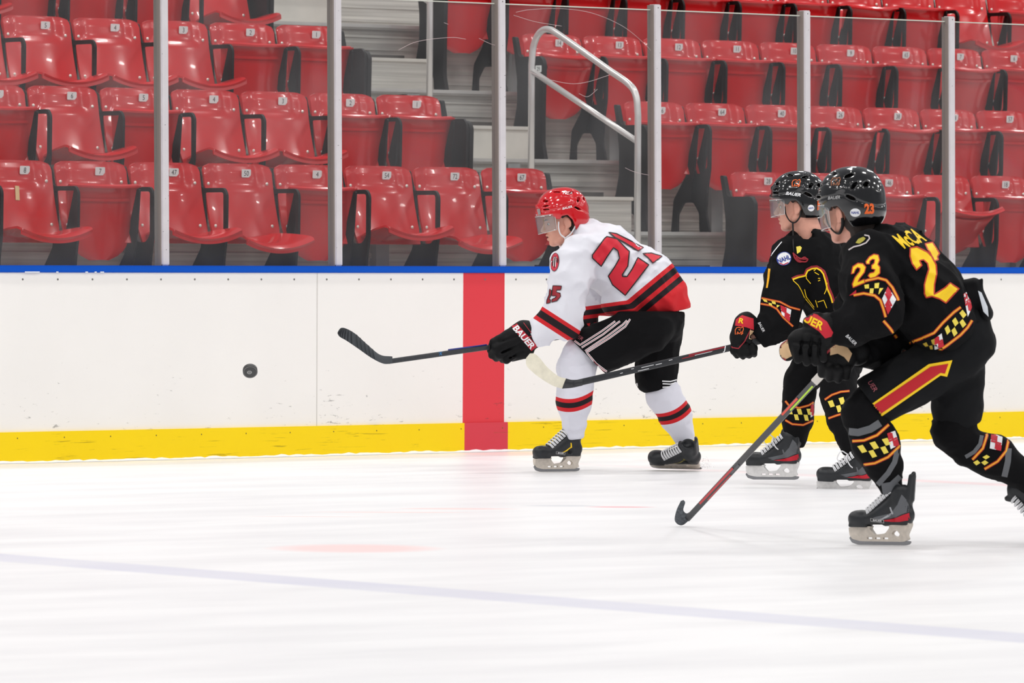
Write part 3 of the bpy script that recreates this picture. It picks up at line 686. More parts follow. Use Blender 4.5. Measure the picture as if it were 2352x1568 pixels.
def sculpt(prims, h, k, cut=None, noise=None, relax=1, fine=None, pad=None):
    pad = pad or h*3
    lo = np.min([p.bbox(0)[0] for p in prims if not p.sub], 0)-pad; hi = np.max([p.bbox(0)[1] for p in prims if not p.sub], 0)+pad
    ax = [axis(lo[i], hi[i], h, None if fine is None else fine[i]) for i in range(3)]
    D = field(prims, *ax, k)
    if noise is not None or cut is not None:
        X, Y, Z = np.meshgrid(*ax, indexing='ij', sparse=False)
        if noise is not None:
            near = np.abs(D) < 25*h; D[near] += noise(X[near], Y[near], Z[near]).astype(np.float32)
        if cut is not None: D = np.maximum(D, cut(X, Y, Z)).astype(np.float32)
    return surface_nets(D, *ax, relax=relax)
def half(n, p):
    """keeps the side opposite to n, plane through p"""
    n = np.array(n, float); n /= np.linalg.norm(n); p = np.array(p, float)
    return lambda X, Y, Z: (X-p[0])*n[0]+(Y-p[1])*n[1]+(Z-p[2])*n[2]
def below(xs, ys): return lambda X, Y, Z: Y-np.interp(X, xs, ys)

class Figure:
    """a local frame at a person's distance: x right, y down, z away, units of one photo pixel at that distance"""
    def __init__(s, ox, oy, D, root_px):
        s.D = D; s.p = FPX/D; s.ox, s.oy = ox, oy; s.O = CAM+D*ray(ox, oy); r = ray(ox, oy); s.Z = r/np.linalg.norm(r)
        s.root = s.w(root_px)
    def w(s, P):
        P = np.array(P, float); one = P.ndim == 1; P = np.atleast_2d(P)
        W = s.O+((P[:, :1]-s.ox)*CR-(P[:, 1:2]-s.oy)*CU+P[:, 2:3]*s.Z)/s.p
        return W[0] if one else W
    def loc(s, P): return s.w(P)-s.root
    def obj(s, name, VF, m, parent, attrs=None, sm=True, auto=None):
        V, F = VF
        return mesh_obj(name, s.loc(np.array(V, float)), F, m, parent, sm=sm, attrs=attrs, autosmooth=auto)
    def bvh(s, VF):
        V, F = VF; return BVHTree.FromPolygons([tuple(map(float, v)) for v in V], [tuple(int(i) for i in f) for f in F])
def dens(poly, step, closed=True):
    out = []; n = len(poly)
    for i in range(n if closed else n-1):
        a = np.array(poly[i], float); b = np.array(poly[(i+1) % n], float); m = max(1, int(np.linalg.norm(b-a)/step+0.5))
        for k in range(m): out.append(tuple(a+(b-a)*k/m))
    if not closed: out.append(tuple(map(float, poly[-1])))
    return out
def project(fig, bvh, pts2, faces, lift):
    zs = []
    for x, y in pts2:
        h = bvh.ray_cast(Vector((x, y, -3000.0)), Vector((0, 0, 1)))
        zs.append(None if h[0] is None else h[0].z-lift)
    good = [f for f in faces if all(zs[i] is not None for i in f) and max(zs[i] for i in f)-min(zs[i] for i in f) < 40]
    used = sorted(set(i for f in good for i in f)); mp = {i: k for k, i in enumerate(used)}
    return [(pts2[i][0], pts2[i][1], zs[i]) for i in used], [tuple(mp[i] for i in f) for f in good]
def cloth_patch(fig, bvh, loops, step=5.0, lift=1.0):
    """fills outline loops (photo pixel coordinates) with a fine mesh lying on a surface"""
    vs = []; es = []
    for lp in loops:
        lp = dens(lp, step); o = len(vs); vs += [Vector(q) for q in lp]; es += [(o+i, o+(i+1) % len(lp)) for i in range(len(lp))]
    x0, y0 = min(v.x for v in vs), min(v.y for v in vs); x1, y1 = max(v.x for v in vs), max(v.y for v in vs)
    g = [Vector((x, y)) for x in np.arange(x0+step/2, x1, step) for y in np.arange(y0+step/2, y1, step)]
    r = delaunay_2d_cdt(vs+g, es, [], 1, 1e-4)
    return project(fig, bvh, [(v.x, v.y) for v in r[0]], [tuple(f)[::-1] for f in drop_holes(r[0], r[2], loops[1:])], lift)
def ribbon(fig, bvh, pts, w, closed=False, step=4.0, lift=1.0):
    P = [np.array(q) for q in dens(pts, step, closed)]; n = len(P); V = []; F = []
    for i in range(n):
        a = P[i-1] if (closed or i > 0) else P[i]; b = P[(i+1) % n] if (closed or i < n-1) else P[i]
        t = b-a; t /= np.linalg.norm(t)+1e-9; nn = np.array([-t[1], t[0]])
        V += [tuple(P[i]+nn*w/2), tuple(P[i]), tuple(P[i]-nn*w/2)]
    for i in range(n if closed else n-1):
        a = 3*i; b = 3*((i+1) % n)
        for k in (0, 1): F.append((a+k, a+k+1, b+k+1, b+k))
    return project(fig, bvh, V, F, lift)
def lettering(fig, bvh, s, cx, cy, size, ang=0, shear=0.0, bold=0.01, sx=1.0, lift=1.4, skew=0.0, sub=True, basis=None):
    v, f = text_mesh(s, shear, bold); c, sn = math.cos(math.radians(ang)), math.sin(math.radians(ang))
    bm = bmesh.new(); vv = [bm.verts.new((a, b, 0)) for a, b in v]
    for q in f:
        try: bm.faces.new([vv[i] for i in q])
        except Exception: pass
    if sub:
        for _ in range(3):
            le = [e for e in bm.edges if e.calc_length()*size > 7]
            if le: bmesh.ops.subdivide_edges(bm, edges=le, cuts=1, use_grid_fill=False); bmesh.ops.triangulate(bm, faces=bm.faces)
    bm.verts.index_update(); P = []
    for q in bm.verts:
        a, b = q.co.x*size*sx, q.co.y*size; a += skew*b
        if basis: a, b = q.co.x, q.co.y; P.append((cx+a*basis[0][0]+b*basis[1][0], cy+a*basis[0][1]+b*basis[1][1]))
        else: P.append((cx+a*c+b*sn, cy+a*sn-b*c))
    F = [tuple(x.index for x in fc.verts) for fc in bm.faces]; bm.free()
    return project(fig, bvh, P, F, lift)
def nearest_group(groups, V):
    """distance of every vertex to each group of solids"""
    out = []
    for g in groups:
        d = np.full(len(V), 1e9)
        for p in g:
            if not p.sub: d = np.minimum(d, p.d(V[:, 0], V[:, 1], V[:, 2]))
        out.append(d)
    return np.array(out)
def rot_axes(fwd, up):
    f = np.array(fwd, float); f /= np.linalg.norm(f); u = np.array(up, float); u -= f*(u@f); u /= np.linalg.norm(u)
    l = np.cross(u, f); return np.stack([f, l, u], 1)   # columns: forward, left, up

# common materials of the players
skin = mat('skin', (220, 160, 140), 0.5, spec=0.35, var=0.06, scale=30)
lipm = mat('lips', (178, 92, 84), 0.45); eyew = mat('eye_white', (225, 220, 215), 0.2); iris = mat('iris', (70, 60, 50), 0.2)
hairm = mat('dark_hair', (44, 32, 26), 0.7, bump=0.6, bscale=400)
leather = mat('glove_black', (9, 9, 11), 0.6, spec=0.2, var=0.25, scale=40, bump=0.5, bscale=220)
tan = mat('palm_tan', (214, 178, 136), 0.8, bump=0.4, bscale=300)
bootm = mat('boot_black', (26, 29, 33), 0.42, var=0.3, scale=25, bump=0.3, bscale=150)
holder_w = mat('holder_white', (226, 224, 222), 0.35, var=0.08, scale=60)
holder_d = mat('holder_dirty', (206, 196, 184), 0.45, var=0.12, scale=60)
steel = mat('blade_steel', (150, 150, 152), 0.2, metal=0.9); lacem = mat('lace_white', (226, 226, 228), 0.8)
black_c = mat('cloth_black', (12, 12, 14), 0.85, spec=0.15, var=0.2, scale=6, bump=0.3, bscale=350)
white = mat('mark_white', (240, 240, 242), 0.6); redm = mat('mark_red', (198, 22, 44), 0.65); yellow = mat('mark_yellow', (252, 208, 14), 0.65)
darkred = mat('mark_dark_red', (150, 26, 40), 0.65); orange = mat('mark_orange', (240, 104, 36), 0.6); blackm = mat('mark_black', (22, 20, 22), 0.7)
pale_y = mat('mark_pale_yellow', (240, 218, 84), 0.65); grey = mat('mark_grey', (96, 98, 102), 0.7); blue = mat('mark_blue', (40, 62, 150), 0.6)
visor_m = glassy('visor_clear', (236, 240, 240), haze=0.05, gloss=0.08, rough=0.08)
# ------------------------------------------------------------------ heads, helmets, skates, gloves
HP = [  # head in metres: x forward, y left, z up
    Ell((-0.010, 0, 0.045), (0.098, 0.076, 0.088)), Ell((0.030, 0, -0.01), (0.062, 0.064, 0.085)),
    Ell((0.045, 0, -0.070), (0.040, 0.046, 0.040), k=0.02), Ell((0.070, 0, -0.093), (0.020, 0.024, 0.017), k=0.015),
    Cap((0.0, 0.058, -0.045), (0.05, 0.035, -0.088), 0.018, 0.016), Cap((0.0, -0.058, -0.045), (0.05, -0.035, -0.088), 0.018, 0.016),
    Ell((0.062, 0.038, -0.022), (0.024, 0.024, 0.020), k=0.014), Ell((0.062, -0.038, -0.022), (0.024, 0.024, 0.020), k=0.014),
    Cap((0.078, 0.030, 0.030), (0.086, 0.008, 0.028), 0.011, 0.009, k=0.01), Cap((0.078, -0.030, 0.030), (0.086, -0.008, 0.028), 0.011, 0.009, k=0.01),
    Ell((0.088, 0.031, 0.012), (0.014, 0.016, 0.011), k=0.010, sub=True), Ell((0.088, -0.031, 0.012), (0.014, 0.016, 0.011), k=0.010, sub=True),
    Cap((0.086, 0, 0.020), (0.112, 0, -0.018), 0.008, 0.011, k=0.008), Cap((0.100, 0.010, -0.026), (0.100, -0.010, -0.026), 0.009, 0.009, k=0.006),
    Cap((0.088, 0.018, -0.050), (0.094, 0, -0.047), 0.006, 0.007, k=0.005), Cap((0.088, -0.018, -0.050), (0.094, 0, -0.047), 0.006, 0.007, k=0.005),
    Cap((0.084, 0.015, -0.066), (0.090, 0, -0.067), 0.006, 0.008, k=0.005), Cap((0.084, -0.015, -0.066), (0.090, 0, -0.067), 0.006, 0.008, k=0.005),
]
MOUTH = [Cap((0.097, 0.014, -0.057), (0.097, -0.014, -0.057), 0.0055, 0.0055, k=0.003, sub=True)]
def ear(s): return [Ell((-0.014, s*0.078, 0.000), (0.021, 0.007, 0.031), rot=rot_axes((1, s*-0.35, -0.25), (0, 0, 1)), k=0.004), Ell((-0.010, s*0.086, 0.003), (0.010, 0.006, 0.017), k=0.004, sub=True), Ell((-0.008, s*0.076, -0.024), (0.010, 0.006, 0.010), k=0.004)]
HP = HP+ear(1)+ear(-1)
class Placed:
    """a solid given in a local metric frame, placed into a figure's pixel frame"""
    def __init__(s, q, origin, axes, p): s.q, s.o, s.A, s.p = q, np.array(origin, float), axes, p; s.k = None if q.k is None else q.k*p; s.sub = q.sub
    def bbox(s, m):
        lo, hi = s.q.bbox(m/s.p); c = (lo+hi)/2; h = (hi-lo)/2; C = s.o+(s.A @ c)*s.p; H = np.abs(s.A) @ h*s.p; return C-H, C+H
    def d(s, X, Y, Z):
        x, y, z = (X-s.o[0])/s.p, (Y-s.o[1])/s.p, (Z-s.o[2])/s.p; A = s.A
        return s.q.d(A[0, 0]*x+A[1, 0]*y+A[2, 0]*z, A[0, 1]*x+A[1, 1]*y+A[2, 1]*z, A[0, 2]*x+A[1, 2]*y+A[2, 2]*z)*s.p
class Local:
    """metric frame inside a figure"""
    def __init__(s, fig, origin, fwd, up): s.fig = fig; s.o = np.array(origin, float); s.A = rot_axes(fwd, up)
    def px(s, V): return s.o+(np.array(V, float) @ s.A.T)*s.fig.p
    def obj(s, name, VF, m, parent, **kw): return s.fig.obj(name, (s.px(VF[0]), VF[1]), m, parent, **kw)
    def prims(s, L): return [Placed(q, s.o, s.A, s.fig.p) for q in L]

def helmet_rim(X, Z):
    """lower edge height of the shell as a function of x: brow, temple, ear notch, nape"""
    return np.interp(X, [-0.16, -0.09, -0.055, -0.040, -0.015, 0.015, 0.028, 0.045, 0.075, 0.15], [-0.060, -0.070, -0.070, -0.012, 0.018, 0.016, 0.000, 0.004, 0.030, 0.036])
def make_helmet(loc, parent, m, fig, screw=True, vent=True, seed=0):
    c = (-0.006, 0, 0.040)
    P = [Ell(c, (0.137, 0.112, 0.128), p=2.25), Ell((-0.03, 0, -0.02), (0.108, 0.098, 0.075), k=0.03),
         # raised ridges
         Cap((0.118, 0.030, 0.085), (-0.055, 0.050, 0.140), 0.009, 0.008, k=0.012), Cap((0.118, -0.030, 0.085), (-0.055, -0.050, 0.140), 0.009, 0.008, k=0.012),
         Cap((0.10, 0.075, 0.062), (-0.045, 0.103, 0.082), 0.011, 0.010, k=0.008), Cap((0.10, -0.075, 0.062), (-0.045, -0.103, 0.082), 0.011, 0.010, k=0.008),
         Cap((-0.125, 0.0, 0.05), (-0.11, 0.0, -0.03), 0.02, 0.018, k=0.012),
         Cap((0.125, 0.03, 0.046), (0.125, -0.03, 0.046), 0.010, 0.010, k=0.008)]
    inner = Ell((c[0], 0, c[2]-0.004), (0.118, 0.094, 0.110), p=2.25, sub=True, k=0.004)
    vents = []
    if vent:
        for s in (1, -1):
            for (x, y, z, dx, dz, a, b) in ((0.085, 0.062, 0.105, 0.7, 0.35, 0.024, 0.006), (0.02, 0.062, 0.143, 0.95, 0.25, 0.026, 0.006), (-0.055, 0.070, 0.130, 0.9, -0.35, 0.024, 0.008),
                                            (0.088, 0.074, 0.078, 1, 0.0, 0.028, 0.0045), (0.085, 0.078, 0.060, 1, 0.05, 0.022, 0.0045), (-0.085, 0.082, 0.090, 0.5, -0.8, 0.020, 0.007),
                                            (-0.075, 0.098, 0.045, 0.8, 0.5, 0.020, 0.006), (-0.115, 0.045, 0.085, 0.3, -0.9, 0.018, 0.008)):
                vents.append(Ell((x, s*y, z), (a, 0.016, b), rot=rot_axes((dx, 0, dz), (0, 0, 1)), sub=True, k=0.004))
    def cut(X, Y, Z): return helmet_rim(X, Z)-Z
    def groove(X, Y, Z):
        a = 0.0030*np.exp(-((Z-(0.058-0.10*X-1.2*np.maximum(0, -X-0.03)**1.3))/0.0028)**2)*(X < 0.115)
        b = 0.0026*np.exp(-((Z-(0.118-0.22*np.abs(X-0.01)))/0.0028)**2)*(np.abs(Y) > 0.045); return a+b
    V, F = sculpt(P+[inner]+vents, 0.0032, 0.006, cut=cut, noise=groove, relax=1)
    o = loc.obj('helmet', (V, F), m, parent); hp = (loc.px(V), F)
    return o, hp
def make_visor(loc, helmet, z0=0.036, z1=-0.052, a0=78, ext=0.128):
    def fn(u, v):
        a = math.radians(-a0+2*a0*u); z = z0+(z1-z0)*v; r = 1.0-0.04*v
        drop = 0.012*abs(math.sin(a))**3*v
        return (0.012+ext*math.cos(a)*r, 0.108*math.sin(a)*r, z+drop)
    V, F = slab(fn, 33, 9, 0.003); loc.obj('visor', (V, F), visor_m, helmet)
    parts = []
    for zz in (0.0, 1.0):
        parts.append(tube_data([fn(u, zz) for u in np.linspace(0, 1, 33)], 0.0016, 5))
    parts.append(tube_data([fn(0, v) for v in np.linspace(0, 1, 6)], 0.0016, 5)); parts.append(tube_data([fn(1, v) for v in np.linspace(0, 1, 6)], 0.0016, 5))
    V, F = merge(parts); loc.obj('visor_edge', (V, F), mat('visor_edge', (215, 210, 210), 0.15), helmet)
def eyes(loc, parent):
    def cap(c, r, keep, n=18, m=36):
        V = []; F = []; ok = {}
        for i in range(n+1):
            for j in range(m):
                th, ph = PI*i/n, 2*PI*j/m; d = np.array([math.cos(ph)*math.sin(th), math.sin(ph)*math.sin(th), math.cos(th)]); V.append(tuple(np.array(c)+r*d)); ok[len(V)-1] = keep(d)
        for i in range(n):
            for j in range(m):
                f = (i*m+j, i*m+(j+1) % m, (i+1)*m+(j+1) % m, (i+1)*m+j)
                if all(ok[q] for q in f): F.append(f)
        us = sorted(set(q for f in F for q in f)); mp = {q: k for k, q in enumerate(us)}; return [V[q] for q in us], [tuple(mp[q] for q in f) for f in F]
    for s in (1, -1):
        c = (0.0735, s*0.030, 0.010); g = np.array([0.93, s*0.30, -0.12]); g /= np.linalg.norm(g)
        loc.obj('eye', cap(c, 0.0112, lambda d: d[0] > -0.3), eyew, parent)
        loc.obj('iris', cap(c, 0.0115, lambda d: d@g > 0.86, 40, 80), iris, parent)
        loc.obj('eyelid', cap(c, 0.0126, lambda d: (d[2] > 0.38 or d[2] < -0.42 or d@g < 0.45) and d[0] > -0.5, 24, 48), skin, parent)
        V, F = tube_data([(0.080, s*0.046, 0.030), (0.090, s*0.034, 0.034), (0.094, s*0.016, 0.030)], [0.002, 0.0034, 0.0025], 6); loc.obj('eyebrow', (V, F), hairm, parent)
def hair(loc, parent, low=-0.075, nape=False):
    P = [Ell((-0.013, 0, 0.040), (0.101, 0.082, 0.092)), Ell((-0.030, 0, -0.02), (0.078, 0.072, 0.065), k=0.03)]
    if nape: P += [Cap((-0.060, 0, -0.02), (-0.052, 0, -0.085), 0.062, 0.052, k=0.02)]
    P += [Ell((0.075, 0, -0.03), (0.085, 0.2, 0.10), sub=True, k=0.01)]
    P += [Ell((-0.012, s*0.082, -0.004), (0.028, 0.03, 0.034), sub=True, k=0.01) for s in (1, -1)]
    V, F = sculpt(P, 0.004, 0.01, cut=lambda X, Y, Z: low+0.02*np.abs(Y)/0.07-Z, noise=lambda X, Y, Z: 0.003*vnoise(X*180, Y*180, Z*40))
    loc.obj('hair', (V, F), hairm, parent)

# --- skate, metric: x toe, y left, z up, blade on z = 0
holder_out = rounded([(-0.118, 0.024), (-0.108, 0.040), (-0.122, 0.078), (-0.120, 0.090), (-0.030, 0.084), (-0.034, 0.070), (-0.012, 0.046), (0.036, 0.040), (0.058, 0.064), (0.052, 0.074), (0.150, 0.068), (0.150, 0.055), (0.150, 0.036), (0.138, 0.022), (0.10, 0.014), (-0.09, 0.014)], 0.008)
holes = [rounded([(-0.078, 0.044), (-0.066, 0.058), (-0.052, 0.058), (-0.040, 0.046), (-0.050, 0.036), (-0.070, 0.034)], 0.005)]+[rounded([(x-0.012, 0.023), (x+0.012, 0.023), (x+0.012, 0.030), (x-0.012, 0.030)], 0.003) for x in (-0.012, 0.024, 0.060)]
blade_out = rounded([(-0.125, 0.016), (-0.118, 0.004), (-0.10, 0.0), (0.115, 0.0), (0.143, 0.008), (0.155, 0.026), (0.148, 0.034), (0.13, 0.022), (0.10, 0.018), (-0.11, 0.018)], 0.006)
BOOT = [Ell((0.108, 0, 0.102), (0.046, 0.040, 0.034), p=2.3), Cap((0.09, 0, 0.098), (-0.02, 0, 0.108), 0.034, 0.032), Cap((0.05, 0, 0.108), (-0.05, 0, 0.150), 0.032, 0.036), Cap((0.02, 0, 0.125), (-0.06, 0, 0.185), 0.026, 0.034),
        Ell((-0.094, 0, 0.116), (0.038, 0.034, 0.034), p=2.3), Cap((-0.090, 0, 0.125), (-0.082, 0, 0.165), 0.036, 0.036), Cap((-0.080, 0, 0.165), (-0.080, 0, 0.210), 0.040, 0.042),
        Cap((-0.122, 0, 0.18), (-0.134, 0, 0.282), 0.012, 0.009, k=0.012), Cap((-0.116, 0.020, 0.18), (-0.128, 0.015, 0.272), 0.010, 0.008, k=0.012), Cap((-0.116, -0.020, 0.18), (-0.128, -0.015, 0.272), 0.010, 0.008, k=0.012),
        Box((0.095, 0, 0.075), (0.050, 0.030, 0.006), rnd=0.005, k=0.012), Box((-0.06, 0, 0.086), (0.056, 0.026, 0.006), rnd=0.005, k=0.012),
        Cap((-0.030, 0, 0.178), (-0.044, 0, 0.240), 0.018, 0.013, k=0.012),
        Ell((-0.086, 0, 0.250), (0.032, 0.028, 0.034), sub=True, k=0.010), Box((0.03, 0, 0.072), (0.034, 0.1, 0.008), sub=True, k=0.006)]
_boot = sculpt(BOOT, 0.0034, 0.014, cut=lambda X, Y, Z: np.maximum(0.069-Z, -1), relax=2)
def make_skate(loc, parent, hold=holder_d, accent=None, trim=None, word=None, bows=False, lace_turns=8):
    """boot with blade holder, steel, laces, tongue and side patches under one part"""
    b = loc.obj('skate', _boot, bootm, parent)
    V, F = poly_extrude(holder_out, holes, lambda u, v, w: (u, w*(1.0+1.6*max(0, (v-0.03)/0.05)), v), 0.014); loc.obj('blade_holder', (V, F), hold, b, auto=40)
    V, F = poly_extrude(blade_out, [], lambda u, v, w: (u, w, v), 0.0036); loc.obj('blade', (V, F), steel, b, auto=30)
    parts = []
    for i in range(lace_turns):
        t = i/(lace_turns-1); x = 0.070-0.098*t; z = 0.137+0.078*t**1.0; w = 0.020; zc = z+0.010
        n = 1 if i % 2 else -1
        parts.append(tube_data(bez([(x-0.014, -w-0.012, z-0.014), (x-0.002, -w, z+0.002), (x+0.004, 0, zc), (x-0.006, w, z+0.006), (x-0.020, w+0.012, z-0.010)], 3), 0.0032, 6))
        parts.append(tube_data(bez([(x-0.014, w+0.012, z-0.014), (x-0.002, w, z+0.002), (x+0.004, 0, zc-0.001), (x-0.006, -w, z+0.006), (x-0.020, -w-0.012, z-0.010)], 3), 0.0032, 6))
    if bows:
        parts.append(tube_data(bez([(0.0, 0.01, 0.205), (0.028, 0.035, 0.225), (0.045, 0.05, 0.19), (0.02, 0.046, 0.172), (-0.0, 0.02, 0.203)], 5), 0.003, 6))
        parts.append(tube_data(bez([(0.0, 0.0, 0.205), (0.0, 0.055, 0.20), (-0.018, 0.062, 0.165), (-0.032, 0.056, 0.15)], 5), 0.003, 6))
    V, F = merge(parts); loc.obj('laces', (V, F), lacem, b)
    tree = BVHTree.FromPolygons([tuple(map(float, v)) for v in _boot[0]], [tuple(int(i) for i in f) for f in _boot[1]])
    def patch(name, poly, m, side=1, lift=0.0008):
        vs = [Vector(q) for q in dens(poly, 0.008)]; es = [(i, (i+1) % len(vs)) for i in range(len(vs))]
        xs = [v.x for v in vs]; ys = [v.y for v in vs]
        g = [Vector((x, y)) for x in np.arange(min(xs), max(xs), 0.008) for y in np.arange(min(ys), max(ys), 0.008)]
        r = delaunay_2d_cdt(vs+g, es, [], 1, 1e-6); V = []; ok = []
        for q in r[0]:
            h = tree.ray_cast(Vector((q.x, side*0.3, q.y)), Vector((0, -side, 0))); ok.append(h[0] is not None); V.append((q.x, (h[0].y if h[0] else 0)+side*lift, q.y))
        loc.obj(name, (V, [tuple(f) for f in r[2] if all(ok[i] for i in f)]), m, b)
    if accent:
        for sd in (1, -1):
            patch('heel_stripe', [(-0.128, 0.100), (-0.126, 0.128), (-0.08, 0.110), (-0.03, 0.100), (0.0, 0.096), (-0.05, 0.092), (-0.09, 0.093)], accent, sd)
            patch('side_panel', [(-0.124, 0.132), (-0.118, 0.18), (-0.10, 0.20), (-0.084, 0.16), (-0.05, 0.126), (0.03, 0.108), (0.0, 0.100), (-0.07, 0.110)], grey, sd, 0.0006)
    if trim:
        for sd in (1, -1): patch('side_flash', [(-0.060, 0.125), (-0.052, 0.150), (-0.046, 0.150), (-0.050, 0.128), (-0.01, 0.105), (0.02, 0.098), (0.0, 0.097), (-0.03, 0.108)], trim, sd)
    if word:
        for sd in (1, -1):
            patch('word_panel', [(-0.018, 0.086), (0.040, 0.092), (0.040, 0.106), (-0.018, 0.100)], mat('patch_silver', (150, 150, 150), 0.4), sd, 0.0010)
            patch('word_back', [(-0.015, 0.0885), (0.037, 0.0942), (0.037, 0.1038), (-0.015, 0.0975)], blackm, sd, 0.0014)
            v, f = text_mesh(word, 0.25, 0.015); V = []
            for a, c in v:
                x = 0.011-sd*a*0.0125; z = 0.0965+0.1*(x-0.011)+c*0.0100
                h = tree.ray_cast(Vector((x, sd*0.3, z)), Vector((0, -sd, 0))); V.append((x, (h[0].y if h[0] else 0)+sd*0.0019, z))
            loc.obj('lettering', (V, f), white, b, sm=False)
    return b
def tubes(fig, name, paths, rad, m, parent, seg=8, n=5, flat=None):
    V, F = merge([tube_data(bez(p, n) if len(p) > 2 else p, rad, seg, flat=flat) for p in paths]); return fig.obj(name, (V, F), m, parent)
def stick_shaft(fig, a, b, w=11.5, t=9.0):
    """rounded rectangular bar between two points of the figure frame"""
    a, b = np.array(a, float), np.array(b, float); d = (b-a)/np.linalg.norm(b-a); z = np.array([0, 0, 1.0]); side = np.cross(d, z); side /= np.linalg.norm(side); up = np.cross(side, d)
    prof = rounded([(-w/2, -t/2), (w/2, -t/2), (w/2, t/2), (-w/2, t/2)], 2.2, 3)
    V = []; F = []; m = len(prof)
    for P in (a, b): V += [P+side*u+up*v for u, v in prof]
    for k in range(m): F.append((k, (k+1) % m, m+(k+1) % m, m+k))
    F.append(tuple(range(m))[::-1]); F.append(tuple(m+k for k in range(m))); return V, F
def stick_blade(outline_top, outline_bot, zoff, th, n=6):
    """blade from two matching edge curves; zoff(t) bows it in depth"""
    A = bez([(x, y, 0) for x, y in outline_top], n); B = bez([(x, y, 0) for x, y in outline_bot], n); V = []; F = []
    m = len(A); K = 5
    for i in range(m):
        t = i/(m-1); z = zoff(t)
        ring = []
        for k in range(K): s = k/(K-1); ring.append((A[i]*(1-s)+B[i]*s)+np.array([0, 0, z-th/2*math.sin(PI*(0.15+0.7*s))]))
        for k in range(K-1, -1, -1): s = k/(K-1); ring.append((A[i]*(1-s)+B[i]*s)+np.array([0, 0, z+th/2*math.sin(PI*(0.15+0.7*s))]))
        V += ring
    R = 2*K
    for i in range(m-1):
        for k in range(R): F.append((i*R+k, i*R+(k+1) % R, (i+1)*R+(k+1) % R, (i+1)*R+k))
    F.append(tuple(range(R))[::-1]); F.append(tuple((m-1)*R+k for k in range(R))); return V, F
# ------------------------------------------------------------------ player in white
F1 = Figure(1400, 800, 29.72, (1420, 1082, 0))
J_T = [Cap((1355, 552, 40), (1402, 578, 20), 42, 60, 1.35), Cap((1387, 593, 25), (1480, 656, 25), 71, 77, 1.42), Cap((1440, 668, 20), (1522, 683, 20), 50, 54, 1.5),
       Cap((1425, 690, 5), (1500, 700, 10), 34, 44, 1.5), Cap((1346, 545, 35), (1362, 560, 35), 36, 40, 1.2), Ell((1555, 700, 20), (24, 24, 50)), Cap((1400, 705, -10), (1460, 715, -10), 16, 22, 2.0)]
J_A = [Cap((1336, 590, -50), (1312, 640, -85), 50, 43), Ell((1303, 604, -70), (33, 34, 40)), Cap((1310, 640, -88), (1294, 722, -100), 44, 42), Cap((1294, 722, -100), (1238, 768, -92), 42, 29), Ell((1304, 754, -98), (27, 24, 26))]
J_B = [Cap((1362, 570, 100), (1385, 650, 135), 52, 40), Cap((1385, 650, 135), (1372, 715, 125), 40, 34), Cap((1372, 712, 125), (1350, 738, 100), 34, 26)]
def n1(X, Y, Z):
    ux = X*0.64+Y*0.77; uy = X*0.77-Y*0.64
    return 5.0*vnoise(ux/60, uy/24, Z/45)-7.5*ridge(ux/70+2, uy/30, Z/45)-5.0*ridge(ux/34+4, uy/40, Z/40, 1)+1.5*vnoise(X/11, Y/9, Z/12, 2)+3
hem1 = below([1340, 1382, 1452, 1511, 1534, 1548, 1582, 1600], [724, 724, 729, 737, 735, 716, 708, 700])
cuff1 = half((-0.916, 0.40, 0), (1222, 772, -90)); cuffB = half((-0.6, 0.8, 0), (1345, 748, 100))
def cutJ(X, Y, Z):
    a = np.where((X > 1372), hem1(X, Y, Z), -50)
    b = np.where((X < 1330) & (Z < 0), cuff1(X, Y, Z), -50); return np.maximum(np.maximum(a, b), np.where((X < 1372) & (Z > 30) & (Y > 700), cuffB(X, Y, Z), -50))
j1 = sculpt(J_T+J_A+J_B+[Cap((1318, 505, 35), (1336, 532, 35), 16, 22, 1.2, k=6, sub=True)], 3.85, 14, cut=cutJ, noise=n1, relax=1)
V = j1[0]; g = nearest_group([J_T, J_A, J_B], V)
tv = 0.64*V[:, 0]+0.77*V[:, 1]; q = 0.77*V[:, 0]-0.64*V[:, 1]; tv = tv+0.63*np.maximum(0, 667-q)
band_t = np.clip((tv-1400)/200, 0.0, 1)
sv = (-0.54*(V[:, 0]-1248)+0.84*(V[:, 1]-705)); band_s = np.where((V[:, 0] < 1352-0.0*V[:, 1]) & (V[:, 2] < -8) & (V[:, 1] > 640) & (g[1] < 12), np.clip(0.3+sv/100, 0.002, 1), 0)
sB = (V[:, 1]-0.3*V[:, 0])
WH, RD, BK = (226, 226, 234), (206, 34, 42), (30, 22, 26)
jm1 = banded('jersey_white', [(0, WH), (0.262, RD), (0.315, BK), (0.385, RD), (0.435, BK), (0.50, RD)], second=('sleeve', [(0, WH), (0.30, RD), (0.385, BK), (0.54, RD), (0.635, WH)]))
p1 = empty('person', F1.root)
tag(p1, 'hockey player in white and red numbered 25 with red helmet, bent forward with stick', 'person')
def body(fig, loc, limbs, parent_name, headlift=0):
    """continuous skin surface: head, neck, trunk, arms, legs"""
    hp = loc.prims(HP); c = loc.o; R = 0.14*fig.p
    V, F = sculpt(hp+limbs, 9.0, 5.0, relax=1, fine=[(c[i]-R, c[i]+R, 1.9) for i in range(3)])
    return V, F
L1 = Local(F1, (1292, 512, 30), (-1, 0.20, -0.16), (-0.12, -1, 0.0))
